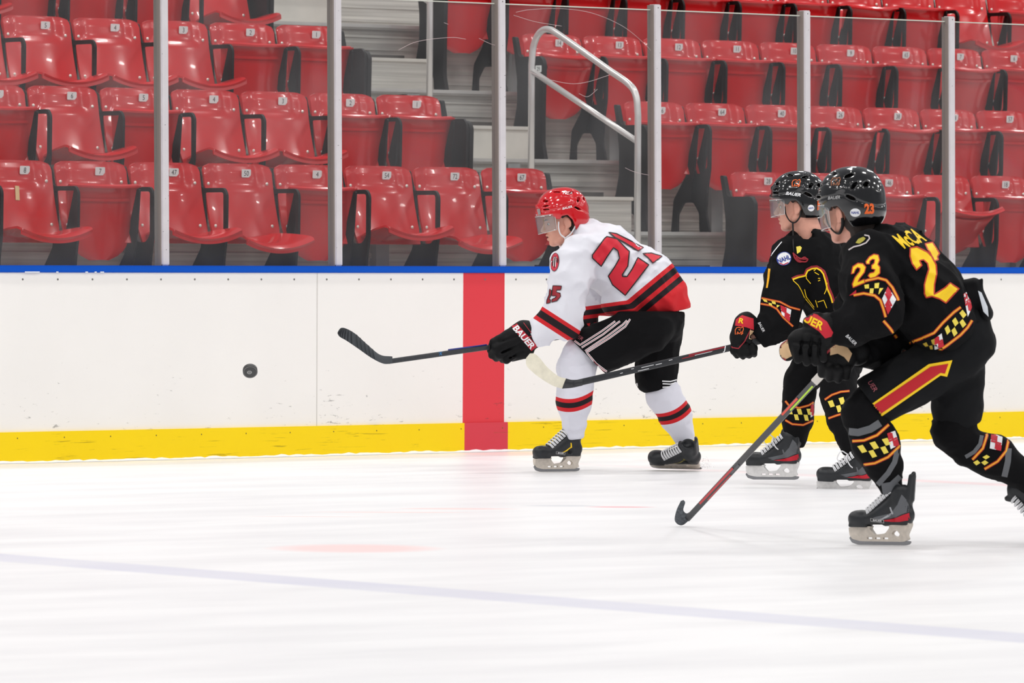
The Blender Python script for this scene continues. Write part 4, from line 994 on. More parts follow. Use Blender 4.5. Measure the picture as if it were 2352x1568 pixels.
limbs1 = [Cap(L1.px((-0.02, 0, -0.03)), (1362, 575, 35), 24, 27, k=14), Cap((1368, 585, 35), (1480, 665, 30), 42, 46, 1.3, k=12), Cap((1480, 665, 30), (1515, 720, 30), 44, 46, 1.3, k=12),
          Cap((1340, 585, -40), (1298, 718, -95), 24, 19, k=10), Cap((1298, 718, -95), (1215, 778, -88), 18, 13, k=8), Cap((1370, 575, 100), (1380, 690, 130), 24, 19, k=10), Cap((1380, 690, 130), (1345, 745, 98), 18, 13, k=8),
          Cap((1500, 750, -30), (1332, 838, -55), 30, 20, k=6), Cap((1335, 835, -55), (1320, 1010, -40), 24, 11, k=8), Cap((1512, 760, 55), (1520, 900, 55), 34, 26, k=12), Cap((1520, 900, 55), (1575, 1025, 55), 24, 14, k=8),
          Cap((1212, 780, -88), (1150, 800, -84), 12, 10, k=5), Cap((1345, 746, 98), (1338, 765, 86), 12, 10, k=5)]
def make_person(fig, loc, limbs, root, mouth_open=False):
    hp = loc.prims(HP+(MOUTH if mouth_open else [])); c = loc.o; R = 0.135*fig.p
    V, F = sculpt(hp+limbs, 8.0, 0.006*fig.p, relax=1, fine=[(c[i]-R, c[i]+R, 2.0) for i in range(3)])
    b = fig.obj('body', (V, F), skin, root); return b, fig.bvh((V, F))
body1, bb1 = make_person(F1, L1, limbs1, p1, True)
jo = F1.obj('jersey', j1, jm1, p1, attrs={'band': band_t, 'sleeve': band_s}); bj1 = F1.bvh(j1)
# neckline band
num = [(1394, 544), (1417, 549), (1440, 573), (1445.5, 578), (1442, 612), (1429, 632), (1430, 636), (1440, 636), (1452, 618), (1465, 592), (1490, 609), (1436, 679), (1407, 655), (1397, 635), (1411, 615), (1423, 594), (1419, 577), (1409, 570), (1395, 590), (1381, 613), (1361, 594), (1361, 587), (1389, 548)]
five_a = [(1398, 534), (1416, 537), (1446, 552), (1478, 568), (1466, 577), (1432, 556), (1413, 546)]
five_b = [(1476, 583), (1496, 581), (1521, 588), (1499, 605), (1488, 592)]
num = [tuple(q[:2]) for q in num]
def mark(fig, bvh, name, polys, m, parent, outline=None, ow=3.0, lift=1.6, step=5.0):
    V, F = merge([cloth_patch(fig, bvh, [p], step, lift) for p in polys]); o = fig.obj(name, (V, F), m, parent)
    if outline:
        V, F = merge([ribbon(fig, bvh, p, ow, True, 4.0, lift+0.5) for p in polys]); fig.obj(name+'_outline', (V, F), outline, parent)
    return o
mark(F1, bj1, 'back_number', [num, five_a, five_b], mat('number_red', (206, 26, 48), 0.7), jo, blackm, 2.6, lift=3.6, step=3.2)
sl5 = [(1271, 657), (1291, 658), (1289, 667), (1280, 667), (1279, 672), (1288, 674), (1289, 682), (1280, 692), (1268, 695), (1269, 688), (1276, 685), (1279, 681), (1268, 680)]
sl2 = [(1263, 665), (1268, 668), (1266, 680), (1262, 688), (1266, 689), (1265, 696), (1256, 698), (1257, 690), (1262, 678)]
mark(F1, bj1, 'sleeve_number', [sl5, sl2], darkred, jo, blackm, 1.5, step=3)
circ = lambda cx, cy, rx, ry, a=0, n=24, t0=0, t1=2*PI: [(cx+rx*math.cos(t)*math.cos(a)-ry*math.sin(t)*math.sin(a), cy+rx*math.cos(t)*math.sin(a)+ry*math.sin(t)*math.cos(a)) for t in np.linspace(t0, t1, n+1)[:-1]]
mark(F1, bj1, 'shoulder_patch', [circ(1275, 603, 9.5, 21, 0.08)], mat('patch_red', (196, 44, 66), 0.7), jo, blackm, 1.0, step=3)
V, F = merge([ribbon(F1, bj1, q, 2.0, False, 2, 2.4) for q in ([(1271, 592), (1270, 612)], [(1276, 590), (1274, 616)], [(1270, 603), (1281, 600)], [(1279, 594), (1282, 598), (1281, 605)])]); F1.obj('patch_mark', (V, F), blackm, jo)
V, F = merge([ribbon(F1, bj1, q, 1.2, False, 2, 2.6) for q in ([(1273.5, 592), (1272.5, 613)], [(1278, 591), (1276.5, 614)])]); F1.obj('patch_line', (V, F), white, jo)
# helmet, visor, straps
red_h = mat('helmet_red', (206, 14, 26), 0.12, spec=0.6, coat=0.6)
LH1 = Local(F1, (1291, 503, 30), (-1, 0.13, -0.16), (-0.10, -1, 0.0))
h1, h1p = make_helmet(LH1, p1, red_h, F1); bh1 = F1.bvh(h1p)
make_visor(LH1, h1, z0=0.030, z1=-0.062, a0=72)
eyes(L1, body1); hair(L1, body1)
V, F = tube_data([L1.px(q) for q in [(0.0925, 0.012, -0.0565), (0.0945, 0, -0.0565), (0.0925, -0.012, -0.0565)]], 1.5, 6); F1.obj('mouth', (V, F), mat('mouth_dark', (92, 34, 34), 0.6), body1)
tubes(F1, 'chin_strap', [[L1.px((0.032, 0.086, 0.012)), L1.px((0.038, 0.080, -0.02)), L1.px((0.032, 0.068, -0.055)), L1.px((0.012, 0.060, -0.080)), L1.px((0.02, 0.045, -0.105)), L1.px((0.035, 0.0, -0.118)), L1.px((0.03, -0.05, -0.09))],
                          [L1.px((0.012, 0.062, -0.080)), L1.px((-0.02, 0.075, -0.062)), L1.px((-0.045, 0.083, -0.035)), L1.px((-0.058, 0.088, -0.012))]], 3.6, white, h1, seg=8, flat=0.5)
for s, x, y, size, ang, sx in (('NSA', 1304, 443, 10, 4, 1.2), ('BAUER', 1303, 477, 7.0, -14, 1.1)):
    V, F = lettering(F1, bh1, s, x, y, size, ang, 0.25, 0.02, sx, 1.2); F1.obj('lettering', (V, F), white, h1, sm=False)
mark(F1, bh1, 'front_badge', [[(1233, 480), (1240, 479), (1242, 492), (1236, 494)]], mat('badge_grey', (150, 140, 140), 0.5), h1, step=3)
# pants
P_T = [Cap((1490, 722, 15), (1522, 728, 15), 46, 50, 1.5), Ell((1540, 742, 18), (32, 44, 62))]
P_A = [Cap((1488, 752, -45), (1350, 812, -58), 60, 57)]; P_B = [Cap((1512, 772, 48), (1508, 870, 55), 54, 48)]
opA = half((-0.71, 0.70, 0), (1349, 816, -55)); opB = below([1440, 1462, 1482, 1553, 1570], [884, 893, 903, 889, 886])
def cutP(X, Y, Z): return np.maximum(np.where((Z < 25) & (X < 1440), opA(X, Y, Z), -50), np.maximum(opB(X, Y, Z), -(Y-715)-0.25*(1560-X)*0))
pn = lambda X, Y, Z: 2-5*ridge(X/45, Y/30, Z/30)+3*vnoise(X/15, Y/12, Z/15, 1)
pants1 = sculpt(P_T+P_A+P_B, 4.5, 12, cut=cutP, noise=pn); po = F1.obj('pants', pants1, black_c, p1); bp1 = F1.bvh(pants1)
def stripes(fig, bvh, lines, w, m, parent, name='piping', lift=1.5):
    V, F = merge([ribbon(fig, bvh, l, w, False, 4, lift) for l in lines]); return fig.obj(name, (V, F), m, parent)
# px from the crop: L-shaped white lines framing the leg
A_ = [[(1316, 788), (1333, 800), (1385, 768), (1418, 742), (1424, 738)], [(1320, 782), (1333, 792), (1383, 760), (1413, 738)], [(1440, 736), (1430, 746), (1395, 772), (1341, 808), (1360, 832), (1389, 856)], [(1447, 733), (1436, 750), (1400, 776), (1348, 809), (1370, 835), (1394, 853)], [(1318, 786), (1340, 811), (1368, 838), (1389, 853)], [(1314, 790), (1336, 816), (1364, 843), (1383, 856)]]
stripes(F1, bp1, A_, 4.2, white, po)
stripes(F1, bp1, A_, 1.4, darkred, po, 'piping_centre', 2.0)
stripes(F1, bp1, [[(1521, 875), (1540, 876), (1555, 872)], [(1522, 881), (1540, 882), (1555, 878)], [(1522, 889), (1540, 888), (1553, 884)], [(1463, 880), (1465, 898)]], 2.6, white, po)
V, F = lettering(F1, bp1, 'ER', 1334, 776, 12, 33, 0.1, 0.0, 1.0); F1.obj('lettering', (V, F), mat('letter_pink', (170, 90, 100), 0.7), po, sm=False)
# socks
sn_ = lambda X, Y, Z: 1-3.0*ridge(X/30, Y/16, Z/25)+1.2*vnoise(X/8, Y/7, Z/8, 1)
SA = [Cap((1333, 815, -57), (1325, 845, -57), 42, 45), Cap((1325, 845, -57), (1319, 920, -57), 44, 40), Cap((1319, 920, -57), (1319, 1000, -42), 39, 23)]
sA = sculpt(SA, 3.5, 8, cut=lambda X, Y, Z: Y-np.interp(X, [1285, 1345], [1012, 1006]), noise=sn_)
vv = sA[0]; x = (vv[:, 0]-1319)/40; bnd = np.clip((vv[:, 1]+10*x*x*(1-0.0)+6*x-880)/100, 0, 1)
sockm = banded('sock_white', [(0, (222, 222, 232)), (0.34, RD), (0.43, BK), (0.55, RD), (0.64, (222, 222, 232))])
s1 = F1.obj('sock', sA, sockm, p1, attrs={'band': bnd})
SB = [Cap((1518, 872, 58), (1524, 905, 55), 33, 40), Cap((1524, 905, 55), (1552, 955, 55), 41, 37), Cap((1552, 955, 55), (1574, 1010, 55), 37, 24)]
sB_ = sculpt(SB, 3.5, 8, cut=half((0.4, 0.92, 0), (1578, 1018, 55)), noise=sn_)
vv = sB_[0]; t = (vv[:, 0]-1520)*0.42+(vv[:, 1]-930)*0.907; pp = (vv[:, 0]-1550)*0.907-(vv[:, 1]-950)*0.42; bnd = np.clip((t-10-0.006*pp*pp*-1)/100+0.0, 0, 1)
F1.obj('sock', sB_, banded('sock_white_rear', [(0, (222, 222, 232)), (0.12, RD), (0.20, BK), (0.31, RD), (0.40, (222, 222, 232))]), p1, attrs={'band': bnd})
# skates
LS = Local(F1, (1285, 1081.5, -57), (-0.86, 0.0, -0.51), (0.0, -1, 0)); make_skate(LS, p1, holder_d, trim=yellow, word='BAUER')
LS = Local(F1, (1562, 1078, 75), (-0.97, -0.02, 0.22), (0.06, -0.56, -0.83)); make_skate(LS, p1, holder_d, trim=mat('trim_dim', (150, 140, 60), 0.6))
rs = random.Random(3); parts = []
for _ in range(480):
    t = rs.random(); cx_, cy_, cz_ = 1550+80*t+rs.gauss(0, 8), 1077-abs(rs.gauss(0, 9))*(0.3+t), 110+rs.gauss(0, 14); r_ = rs.uniform(0.5, 1.4)
    parts.append(([(cx_+r_, cy_, cz_), (cx_-r_, cy_, cz_), (cx_, cy_+r_, cz_), (cx_, cy_-r_, cz_), (cx_, cy_, cz_+r_), (cx_, cy_, cz_-r_)], [(0, 2, 4), (2, 1, 4), (1, 3, 4), (3, 0, 4), (2, 0, 5), (1, 2, 5), (3, 1, 5), (0, 3, 5)]))
V, F = merge(parts); sp = mesh_obj('snow_spray', F1.w(np.array(V)), F, mat('snow'), None); tag(sp, 'spray of shaved snow behind the rear skate of the player in white', 'snow', kind='stuff')
# near glove
def glove_cuffband(): pass
G1 = [Cap((1205, 765, -90), (1170, 790, -90), 30, 30, 0.85), Cap((1180, 800, -88), (1205, 800, -88), 30, 24, 0.8), Ell((1148, 800, -86), (26, 22, 24)), Cap((1214, 768, -90), (1222, 772, -90), 31, 30, 0.95),
      Cap((1168, 768, -96), (1136, 786, -104), 11, 9.5, k=3), Cap((1136, 786, -104), (1128, 804, -96), 9.5, 8.5, k=3), Cap((1166, 784, -104), (1140, 800, -112), 11, 10, k=3), Cap((1140, 800, -112), (1132, 815, -98), 10, 9, k=3),
      Cap((1170, 802, -106), (1150, 815, -110), 11, 10, k=3), Cap((1150, 815, -110), (1142, 822, -96), 10, 9, k=3), Cap((1180, 816, -102), (1165, 826, -100), 10, 9, k=3), Cap((1165, 826, -100), (1156, 826, -88), 9, 8, k=3),
      Cap((1178, 772, -76), (1150, 786, -70), 11, 9, k=4)]
for q in (((1200, 790, -118), (1150, 812, -112)), ((1190, 772, -120), (1148, 786, -116)), ((1206, 806, -112), (1172, 822, -106))): G1.append(Cap(q[0], q[1], 2.2, 1.6, zs=4, k=4, sub=True))
cutg = half((0.80, -0.58, 0), (1228, 760, -90))
gn = lambda X, Y, Z: 1.2*vnoise(X/10, Y/10, Z/10)
g1 = sculpt(G1, 2.5, 5, cut=lambda X, Y, Z: half((0.93, -0.36, 0), (1232, 772, -90))(X, Y, Z), noise=gn); go = F1.obj('glove', g1, leather, p1); bg1 = F1.bvh(g1)
V, F = cloth_patch(F1, bg1, [[(1174, 746), (1187, 741), (1236, 795), (1222, 806)]], 4, 1.6); F1.obj('cuff_band', (V, F), mat('cuff_red', (186, 24, 44), 0.7), go)
V, F = lettering(F1, bg1, 'BAUER', 1205, 774, 20, 49, 0.12, 0.03, 1.05, 2.6); F1.obj('lettering', (V, F), white, go, sm=False)
stripes(F1, bg1, [[(1204, 741), (1236, 783)], [(1206, 775), (1232, 771)]], 1.6, darkred, go, 'glove_piping')
# far glove
G1b = [Cap((1352, 735, 100), (1342, 752, 92), 22, 22), Cap((1340, 745, 80), (1328, 756, 84), 9, 8, k=3), Cap((1346, 757, 78), (1334, 768, 82), 9, 8, k=3), Cap((1356, 766, 80), (1344, 776, 84), 9, 8, k=3), Cap((1360, 745, 78), (1352, 776, 90), 8, 7, k=3)]
gb = sculpt(G1b, 3, 5, noise=gn); gob = F1.obj('glove', gb, leather, p1); bgb = F1.bvh(gb)
V, F = cloth_patch(F1, bgb, [[(1338, 722), (1356, 718), (1352, 730), (1340, 734)]], 4, 1.6); F1.obj('cuff_band', (V, F), darkred, gob)
# stick of the player in white
st = empty('hockey_stick', F1.w((1150, 796, -84))); tag(st, 'dark grey hockey stick held forward by the player in white, its blade toward the puck', 'hockey stick')
class Sub:
    def __init__(s, fig, root): s.f = fig; s.r = root; s.root = np.array(root.location)
def fobj(fig, name, VF, m, parent_empty, **kw):
    W = fig.w(np.array(VF[0], float))-np.array(parent_empty.location); return mesh_obj(name, W, VF[1], m, parent_empty, autosmooth=kw.get('auto'), sm=kw.get('sm', True))
carbon = mat('stick_carbon', (58, 60, 63), 0.35, var=0.15, scale=60); bl_blue = mat('stick_blue', (34, 46, 130), 0.35)
def zl(x): return -84+0.80*(x-1150)
a, b = (905, 829, zl(905)), (1362, 763, zl(1362)); fobj(F1, 'shaft', stick_shaft(F1, a, b, 11.5, 9), carbon, st, auto=30)
fobj(F1, 'shaft_stripe', tube_data([(1035, 803, zl(1035)-6.5), (1120, 791.5, zl(1120)-6.5)], 1.8, 6), bl_blue, st)
top = [(912, 818), (885, 814), (858, 792), (832, 768), (812, 756), (800, 754), (793, 762)]; bot = [(912, 834), (892, 834), (866, 821), (838, 801), (812, 783), (797, 774), (793, 766)]
zb = zl(905); fobj(F1, 'blade', stick_blade(top, bot, lambda t: zb-60*t-18*math.sin(t*2.2), 5), mat('blade_tape_grey', (66, 70, 74), 0.6, bump=0.8, bscale=90), st, auto=50)
parts = []
for k in range(13):
    t = 0.30+0.68*k/12; A = bez([(x, y, 0) for x, y in top], 6); B = bez([(x, y, 0) for x, y in bot], 6); i = min(len(A)-1, int(t*(len(A)-1))); z = zb-60*t-18*math.sin(t*2.2)-3.2
    parts.append(tube_data([A[i]+np.array([2, 1, z]), (A[i]+B[i])/2+np.array([0, 0, z-0.6]), B[i]+np.array([-1, -1, z])], 0.9, 5))
fobj(F1, 'tape_wrap', merge(parts), mat('tape_dark', (40, 43, 47), 0.8), st)
v, f = text_mesh('NX', 0.2, 0.01); fobj(F1, 'lettering', ([(1015+a_*9, 812-0.14*(a_*9)-b_*11, zl(1015)-6.2) for a_, b_ in v], f), mat('letter_blue', (40, 130, 200), 0.5), st, sm=False)
# ------------------------------------------------------------------ player in black behind, facing left with the bear on the chest
F2 = Figure(1870, 800, 28.2, (1850, 1115, 0))
p2 = empty('person', F2.root)
tag(p2, 'hockey player in black with a bear on the chest, standing behind player number 23', 'person')
K = dict()
T2 = [Cap((1850, 548, 10), (1868, 585, 0), 36, 56, 1.2), Cap((1868, 590, 0), (1898, 660, 0), 66, 70, 1.15), Cap((1898, 655, 0), (1945, 735, 10), 68, 66, 1.15), Cap((1946, 720, 10), (1975, 745, 15), 66, 62, 1.2)]
A2 = [Cap((1822, 590, -35), (1803, 640, -60), 50, 42), Cap((1803, 640, -60), (1797, 705, -80), 42, 45), Cap((1797, 700, -80), (1785, 745, -92), 44, 40), Cap((1785, 740, -92), (1746, 770, -98), 34, 27), Ell((1800, 742, -88), (30, 26, 30))]
B2 = [Cap((1925, 590, 60), (1985, 680, 80), 54, 44), Cap((1985, 680, 80), (1940, 755, 20), 44, 34), Cap((1940, 755, 20), (1872, 763, -48), 34, 27)]
def n2(X, Y, Z): return 3-7*ridge(X/32, Y/60, Z/40)-4*ridge(X/20+3, Y/34, Z/30, 1)+1.5*vnoise(X/9, Y/10, Z/10, 2)
def cut2(X, Y, Z):
    c = np.where((X < 1790) & (Y > 730), half((-0.80, 0.62, 0), (1732, 768, -92))(X, Y, Z), -60)
    d = np.where(X > 1840, Y-np.interp(X, [1840, 1880, 2000], [716, 760, 800]), -60); return np.maximum(c, d)
NK2 = [Cap((1850, 508, -5), (1856, 545, -50), 24, 16, k=5, sub=True), Cap((1856, 545, -50), (1851, 566, -60), 15, 5, k=4, sub=True)]
j2 = sculpt(T2+A2+B2+NK2, 4.0, 13, cut=cut2, noise=n2)
j2o = F2.obj('jersey', j2, black_c, p2); bj2 = F2.bvh(j2)
L2 = Local(F2, (1832, 478, -4), (-1, 0.06, 0.22), (-0.03, -1, 0.0))
limbs2 = [Cap(L2.px((-0.025, 0, -0.03)), (1862, 560, -8), 29, 34, k=12), Cap((1880, 600, 0), (1930, 720, 10), 42, 44, 1.3, k=12), Cap((1930, 720, 10), (1930, 790, 10), 46, 48, 1.3, k=12),
          Cap((1825, 600, -40), (1798, 725, -85), 24, 19, k=10), Cap((1798, 725, -85), (1735, 772, -96), 18, 13, k=8), Cap((1925, 600, 60), (1985, 690, 80), 24, 19, k=10), Cap((1985, 690, 80), (1860, 765, -60), 18, 13, k=8),
          Cap((1905, 790, 0), (1838, 890, -20), 36, 26, k=12), Cap((1838, 890, -20), (1822, 1040, -5), 24, 14, k=8), Cap((1945, 790, 0), (1925, 880, -130), 36, 26, k=12), Cap((1925, 880, -130), (1958, 1060, -240), 24, 14, k=8),
          Cap((1735, 772, -96), (1712, 792, -100), 12, 10, k=5), Cap((1860, 765, -60), (1835, 762, -70), 12, 10, k=5)]
body2, bb2 = make_person(F2, L2, limbs2, p2)
black_h = mat('helmet_black', (13, 13, 15), 0.13, spec=0.6, coat=0.6)
LH2 = Local(F2, (1832, 470, -4), (-1, 0.03, 0.20), (-0.02, -1, 0.0))
h2, h2p = make_helmet(LH2, p2, black_h, F2); bh2 = F2.bvh(h2p); make_visor(LH2, h2, z0=0.026, z1=-0.058, a0=74); eyes(L2, body2); hair(L2, body2)
strap_b = mat('strap_black', (20, 18, 18), 0.7)
def straps(fig, L, h, m, down=True, w=3.0):
    P = lambda *q: L.px(q)
    tubes(fig, 'chin_strap', [[P(0.045, 0.086, 0.010), P(0.042, 0.083, -0.03), P(0.026, 0.072, -0.064), P(0.0, 0.074, -0.072), P(-0.028, 0.084, -0.045), P(-0.036, 0.088, -0.015)]], w, m, h, seg=8, flat=0.5)
straps(F2, L2, h2, strap_b)
tubes(F2, 'hanging_strap', [[L2.px((0.012, 0.076, -0.072)), L2.px((0.012, 0.082, -0.13)), (1822, 560, -74), (1824, 585, -78)]], 4.0, strap_b, h2, seg=8, flat=0.5)
V, F = lettering(F2, bh2, 'BAUER', 1822, 447, 10, 8, 0.3, 0.03, 1.15, 1.2); F2.obj('lettering', (V, F), white, h2, sm=False)
def bear_head(cx, cy, s): return [[(cx+a*s, cy+b*s) for a, b in l] for l in ([(-1, 0.9), (-1.05, -0.2), (-0.7, -0.8), (-0.1, -0.9), (0.3, -0.7), (0.9, -1.0), (1.05, -0.5), (0.8, 0.3), (0.9, 0.6), (0.4, 0.95)], [(-0.6, 0.9), (-0.4, 0.2), (-0.1, 0.8)], [(0.1, 0.8), (0.4, 0.1), (0.6, 0.7)], [(-0.2, -0.35), (0.1, -0.2), (0.3, -0.3)])]
stripes(F2, bh2, bear_head(1829, 422, 9), 1.8, orange, h2, 'bear_badge')
mark(F2, bh2, 'round_sticker', [circ(1863, 479, 7.5, 7.5)], white, h2, step=3); V, F = lettering(F2, bh2, 'NAHL', 1863, 479, 5, -8, 0.1, 0.02, 0.9, 2.4); F2.obj('lettering', (V, F), blue, h2, sm=False)
mark(F2, bh2, 'side_badge', [[(1878, 462), (1884, 460), (1883, 482), (1877, 484)]], orange, h2, step=3)
# chest: bear outline in red and yellow, league badge, laces
bear_out = [(1819, 641), (1832, 635), (1848, 632), (1853, 620), (1864, 614), (1876, 613), (1884, 617), (1893, 624), (1899, 640), (1903, 660), (1911, 678), (1915, 692), (1917, 712)]
bear_in = [(1821, 643), (1834, 638), (1850, 634), (1855, 623), (1865, 618), (1876, 617), (1885, 622), (1891, 630), (1896, 646), (1900, 664), (1908, 682), (1912, 696)]
stripes(F2, bj2, [bear_out], 5.0, darkred, j2o, 'bear_outline', 1.6); stripes(F2, bj2, [bear_in], 3.6, yellow, j2o, 'bear_outline', 2.2)
stripes(F2, bj2, [[(1822, 645), (1834, 656), (1841, 668), (1848, 684), (1862, 701), (1870, 711)], [(1852, 627), (1852, 640), (1862, 652)], [(1848, 665), (1852, 682), (1870, 706)], [(1900, 650), (1897, 668), (1893, 676)], [(1873, 690), (1878, 706)], [(1878, 694), (1892, 690), (1899, 708)], [(1869, 623), (1874, 619)], [(1871, 626), (1881, 632)], [(1879, 640), (1884, 640)], [(1879, 646), (1884, 644)]], 1.8, yellow, j2o, 'bear_lines', 2.0)
mark(F2, bj2, 'league_badge', [circ(1801, 595, 16.5, 15, -0.35)], white, j2o, blue, 1.4, step=4)
V, F = lettering(F2, bj2, 'NAHL', 1801, 596, 15, -20, 0.0, 0.03, 0.78, 2.8); F2.obj('lettering', (V, F), blue, j2o, sm=False)
stripes(F2, bj2, [[(1791, 605), (1800, 609), (1811, 604)]], 2.0, redm, j2o, 'badge_swoosh', 2.4)
P_ = lambda x, y: (x, y, (bj2.ray_cast(Vector((x, y, -3000)), Vector((0, 0, 1)))[0] or Vector((0, 0, -60))).z-2)
tubes(F2, 'neck_lace', [[P_(1824, 584), P_(1832, 592), P_(1844, 596), P_(1855, 596), P_(1850, 602), P_(1836, 600), P_(1828, 592)], [P_(1828, 588), P_(1838, 596), P_(1848, 592), P_(1854, 597)], [P_(1822, 582), P_(1826, 594), P_(1834, 602), P_(1844, 602)]], 2.0, darkred, j2o, seg=6)
mark(F2, bj2, 'collar_tab', [[(1829, 568), (1838, 566), (1842, 570), (1838, 580), (1831, 584)]], pale_y, j2o, step=3)
stripes(F2, bj2, [[(1796, 556), (1778, 578), (1768, 592), (1760, 594)]], 2.2, white, j2o, 'shoulder_piping')
mark(F2, bj2, 'sleeve_number', [[(1765, 617), (1770, 618), (1768, 640), (1764, 662), (1760, 662), (1763, 640)]], mat('mark_gold', (250, 180, 20), 0.65), j2o, step=4)
red_tag = [(1919, 683), (1932, 677), (1937, 683), (1935, 693), (1918, 702)]; mark(F2, bj2, 'chest_tag', [red_tag], redm, j2o, step=4); V, F = lettering(F2, bj2, 'BL', 1927, 690, 13, -15, 0.1, 0.02, 0.8, 2.8); F2.obj('lettering', (V, F), yellow, j2o, sm=False)
# sleeve flag band
def flag_tiles(fig, bvh, a0, a1, b0, b1, n, parent, m1, name='flag_tiles', lift=1.6, split=True):
    """black and yellow counterchanged lozenges between two edge lines a0-a1 and b0-b1"""
    a0, a1, b0, b1 = [np.array(q, float) for q in (a0, a1, b0, b1)]; polys = []
    pt = lambda u, v: tuple((a0+(a1-a0)*u)*(1-v)+(b0+(b1-b0)*u)*v)
    for k in range(n):
        u = k/n; w = 1/n
        if k % 2 == 0: polys.append([pt(u+0.12*w, 0), pt(u+1.02*w, 0), pt(u+1.35*w, 0.5), pt(u+0.5*w, 0.5)])
        else: polys.append([pt(u+0.55*w, 0.5), pt(u+1.35*w, 0.5), pt(min(1, u+1.65*w), 1), pt(u+0.85*w, 1)])
    V, F = merge([cloth_patch(fig, bvh, [p], 4, lift) for p in polys]); return fig.obj(name, (V, F), m1, parent)
def cross_tile(fig, bvh, quad, parent, lift=1.6):
    """white and red counterchanged cross patch"""
    q = [np.array(p, float) for p in quad]; pt = lambda u, v: tuple((q[0]*(1-u)+q[1]*u)*(1-v)+(q[3]*(1-u)+q[2]*u)*v)
    V, F = cloth_patch(fig, bvh, [[pt(0, 0), pt(1, 0), pt(1, 1), pt(0, 1)]], 4, lift); fig.obj('cross_patch', (V, F), white, parent)
    parts = [cloth_patch(fig, bvh, [[pt(a, b), pt(c, b), pt(c, d), pt(a, d)]], 3, lift+0.6) for a, b, c, d in ((0, 0, 0.45, 0.42), (0.55, 0.58, 1, 1))]
    parts += [ribbon(fig, bvh, [pt(0.5, 0.1), pt(0.5, 0.9)], 4, False, 3, lift+0.9), ribbon(fig, bvh, [pt(0.1, 0.5), pt(0.9, 0.5)], 4, False, 3, lift+0.9)]
    V, F = merge(parts); fig.obj('cross', (V, F), redm, parent)
    parts = [cloth_patch(fig, bvh, [circ(*pt(u, v), 2.6, 2.6, 0, 8)], 3, lift+1.2) for u, v in ((0.5, 0.12), (0.5, 0.88), (0.12, 0.5), (0.88, 0.5))]; V, F = merge(parts); fig.obj('cross_ends', (V, F), redm, parent)
gold = mat('trim_gold', (246, 170, 40), 0.65); rust = mat('trim_rust', (190, 50, 24), 0.65)
def trim(fig, bvh, lines, parent, w=4.5, name='band_edge'):
    for l in lines: stripes(fig, bvh, [l], w+2.4, rust, parent, name, 1.2); stripes(fig, bvh, [l], w-1.2, gold, parent, name+'_gold', 1.8)
trim(F2, bj2, [[(1750, 685), (1772, 690), (1792, 694), (1815, 706), (1838, 712)], [(1748, 698), (1770, 702), (1785, 710), (1800, 730), (1822, 750)]], j2o, 2.6)
flag_tiles(F2, bj2, (1751, 687), (1792, 696), (1752, 697), (1786, 707), 4, j2o, pale_y)
cross_tile(F2, bj2, [(1793, 701), (1818, 712), (1814, 740), (1796, 722)], j2o)
V, F = lettering(F2, bj2, 'BAUER', 1750, 751, 9, 62, 0.2, 0.0, 0.9, 1.6); F2.obj('lettering', (V, F), white, j2o, sm=False)
# pants, socks
P2_ = [Ell((1935, 770, 5), (66, 56, 66)), Cap((1905, 790, 0), (1840, 872, -20), 52, 42), Cap((1945, 790, 0), (1925, 862, -120), 52, 44)]
pants2 = sculpt(P2_, 5, 12, cut=lambda X, Y, Z: np.maximum(Y-np.interp(X, [1790, 1870, 1890, 1990], [892, 905, 880, 872]), 735-Y), noise=pn); po2 = F2.obj('pants', pants2, black_c, p2)
S2a = [Cap((1840, 868, -20), (1835, 905, -20), 38, 37), Cap((1835, 905, -20), (1832, 960, -14), 37, 36), Cap((1832, 960, -14), (1822, 1025, -2), 35, 25)]
s2a = sculpt(S2a, 4, 8, cut=lambda X, Y, Z: Y-1028, noise=sn_); so2 = F2.obj('sock', s2a, black_c, p2); bs2 = F2.bvh(s2a)
S2b = [Cap((1925, 862, -125), (1925, 905, -150), 42, 42), Cap((1925, 905, -150), (1938, 960, -190), 42, 38), Cap((1938, 960, -190), (1966, 1045, -240), 38, 25)]
s2b = sculpt(S2b, 4, 8, cut=lambda X, Y, Z: Y-1042, noise=sn_); so2b = F2.obj('sock', s2b, black_c, p2); bs2b = F2.bvh(s2b)
trim(F2, bs2, [[(1804, 920), (1812, 930), (1835, 936), (1858, 930), (1873, 921)], [(1804, 964), (1820, 973), (1845, 975), (1868, 965)]], so2, 3)
flag_tiles(F2, bs2, (1806, 938), (1862, 938), (1806, 962), (1862, 966), 5, so2, pale_y); cross_tile(F2, bs2, [(1862, 930), (1872, 924), (1872, 952), (1862, 958)], so2)
trim(F2, bs2b, [[(1894, 916), (1910, 905), (1930, 898), (1950, 896)], [(1902, 958), (1918, 952), (1940, 945)]], so2b, 3)
flag_tiles(F2, bs2b, (1899, 920), (1948, 906), (1903, 950), (1948, 938), 4, so2b, pale_y)
# skates
LS = Local(F2, (1781, 1101, -8), (-0.95, 0.0, 0.28), (0.0, -1, 0)); make_skate(LS, p2, holder_w, accent=redm, trim=grey, bows=True)
LS = Local(F2, (1945, 1131, -245), (-0.97, -0.04, 0.15), (-0.02, -1, -0.18)); make_skate(LS, p2, holder_w, accent=redm, trim=grey, bows=True)
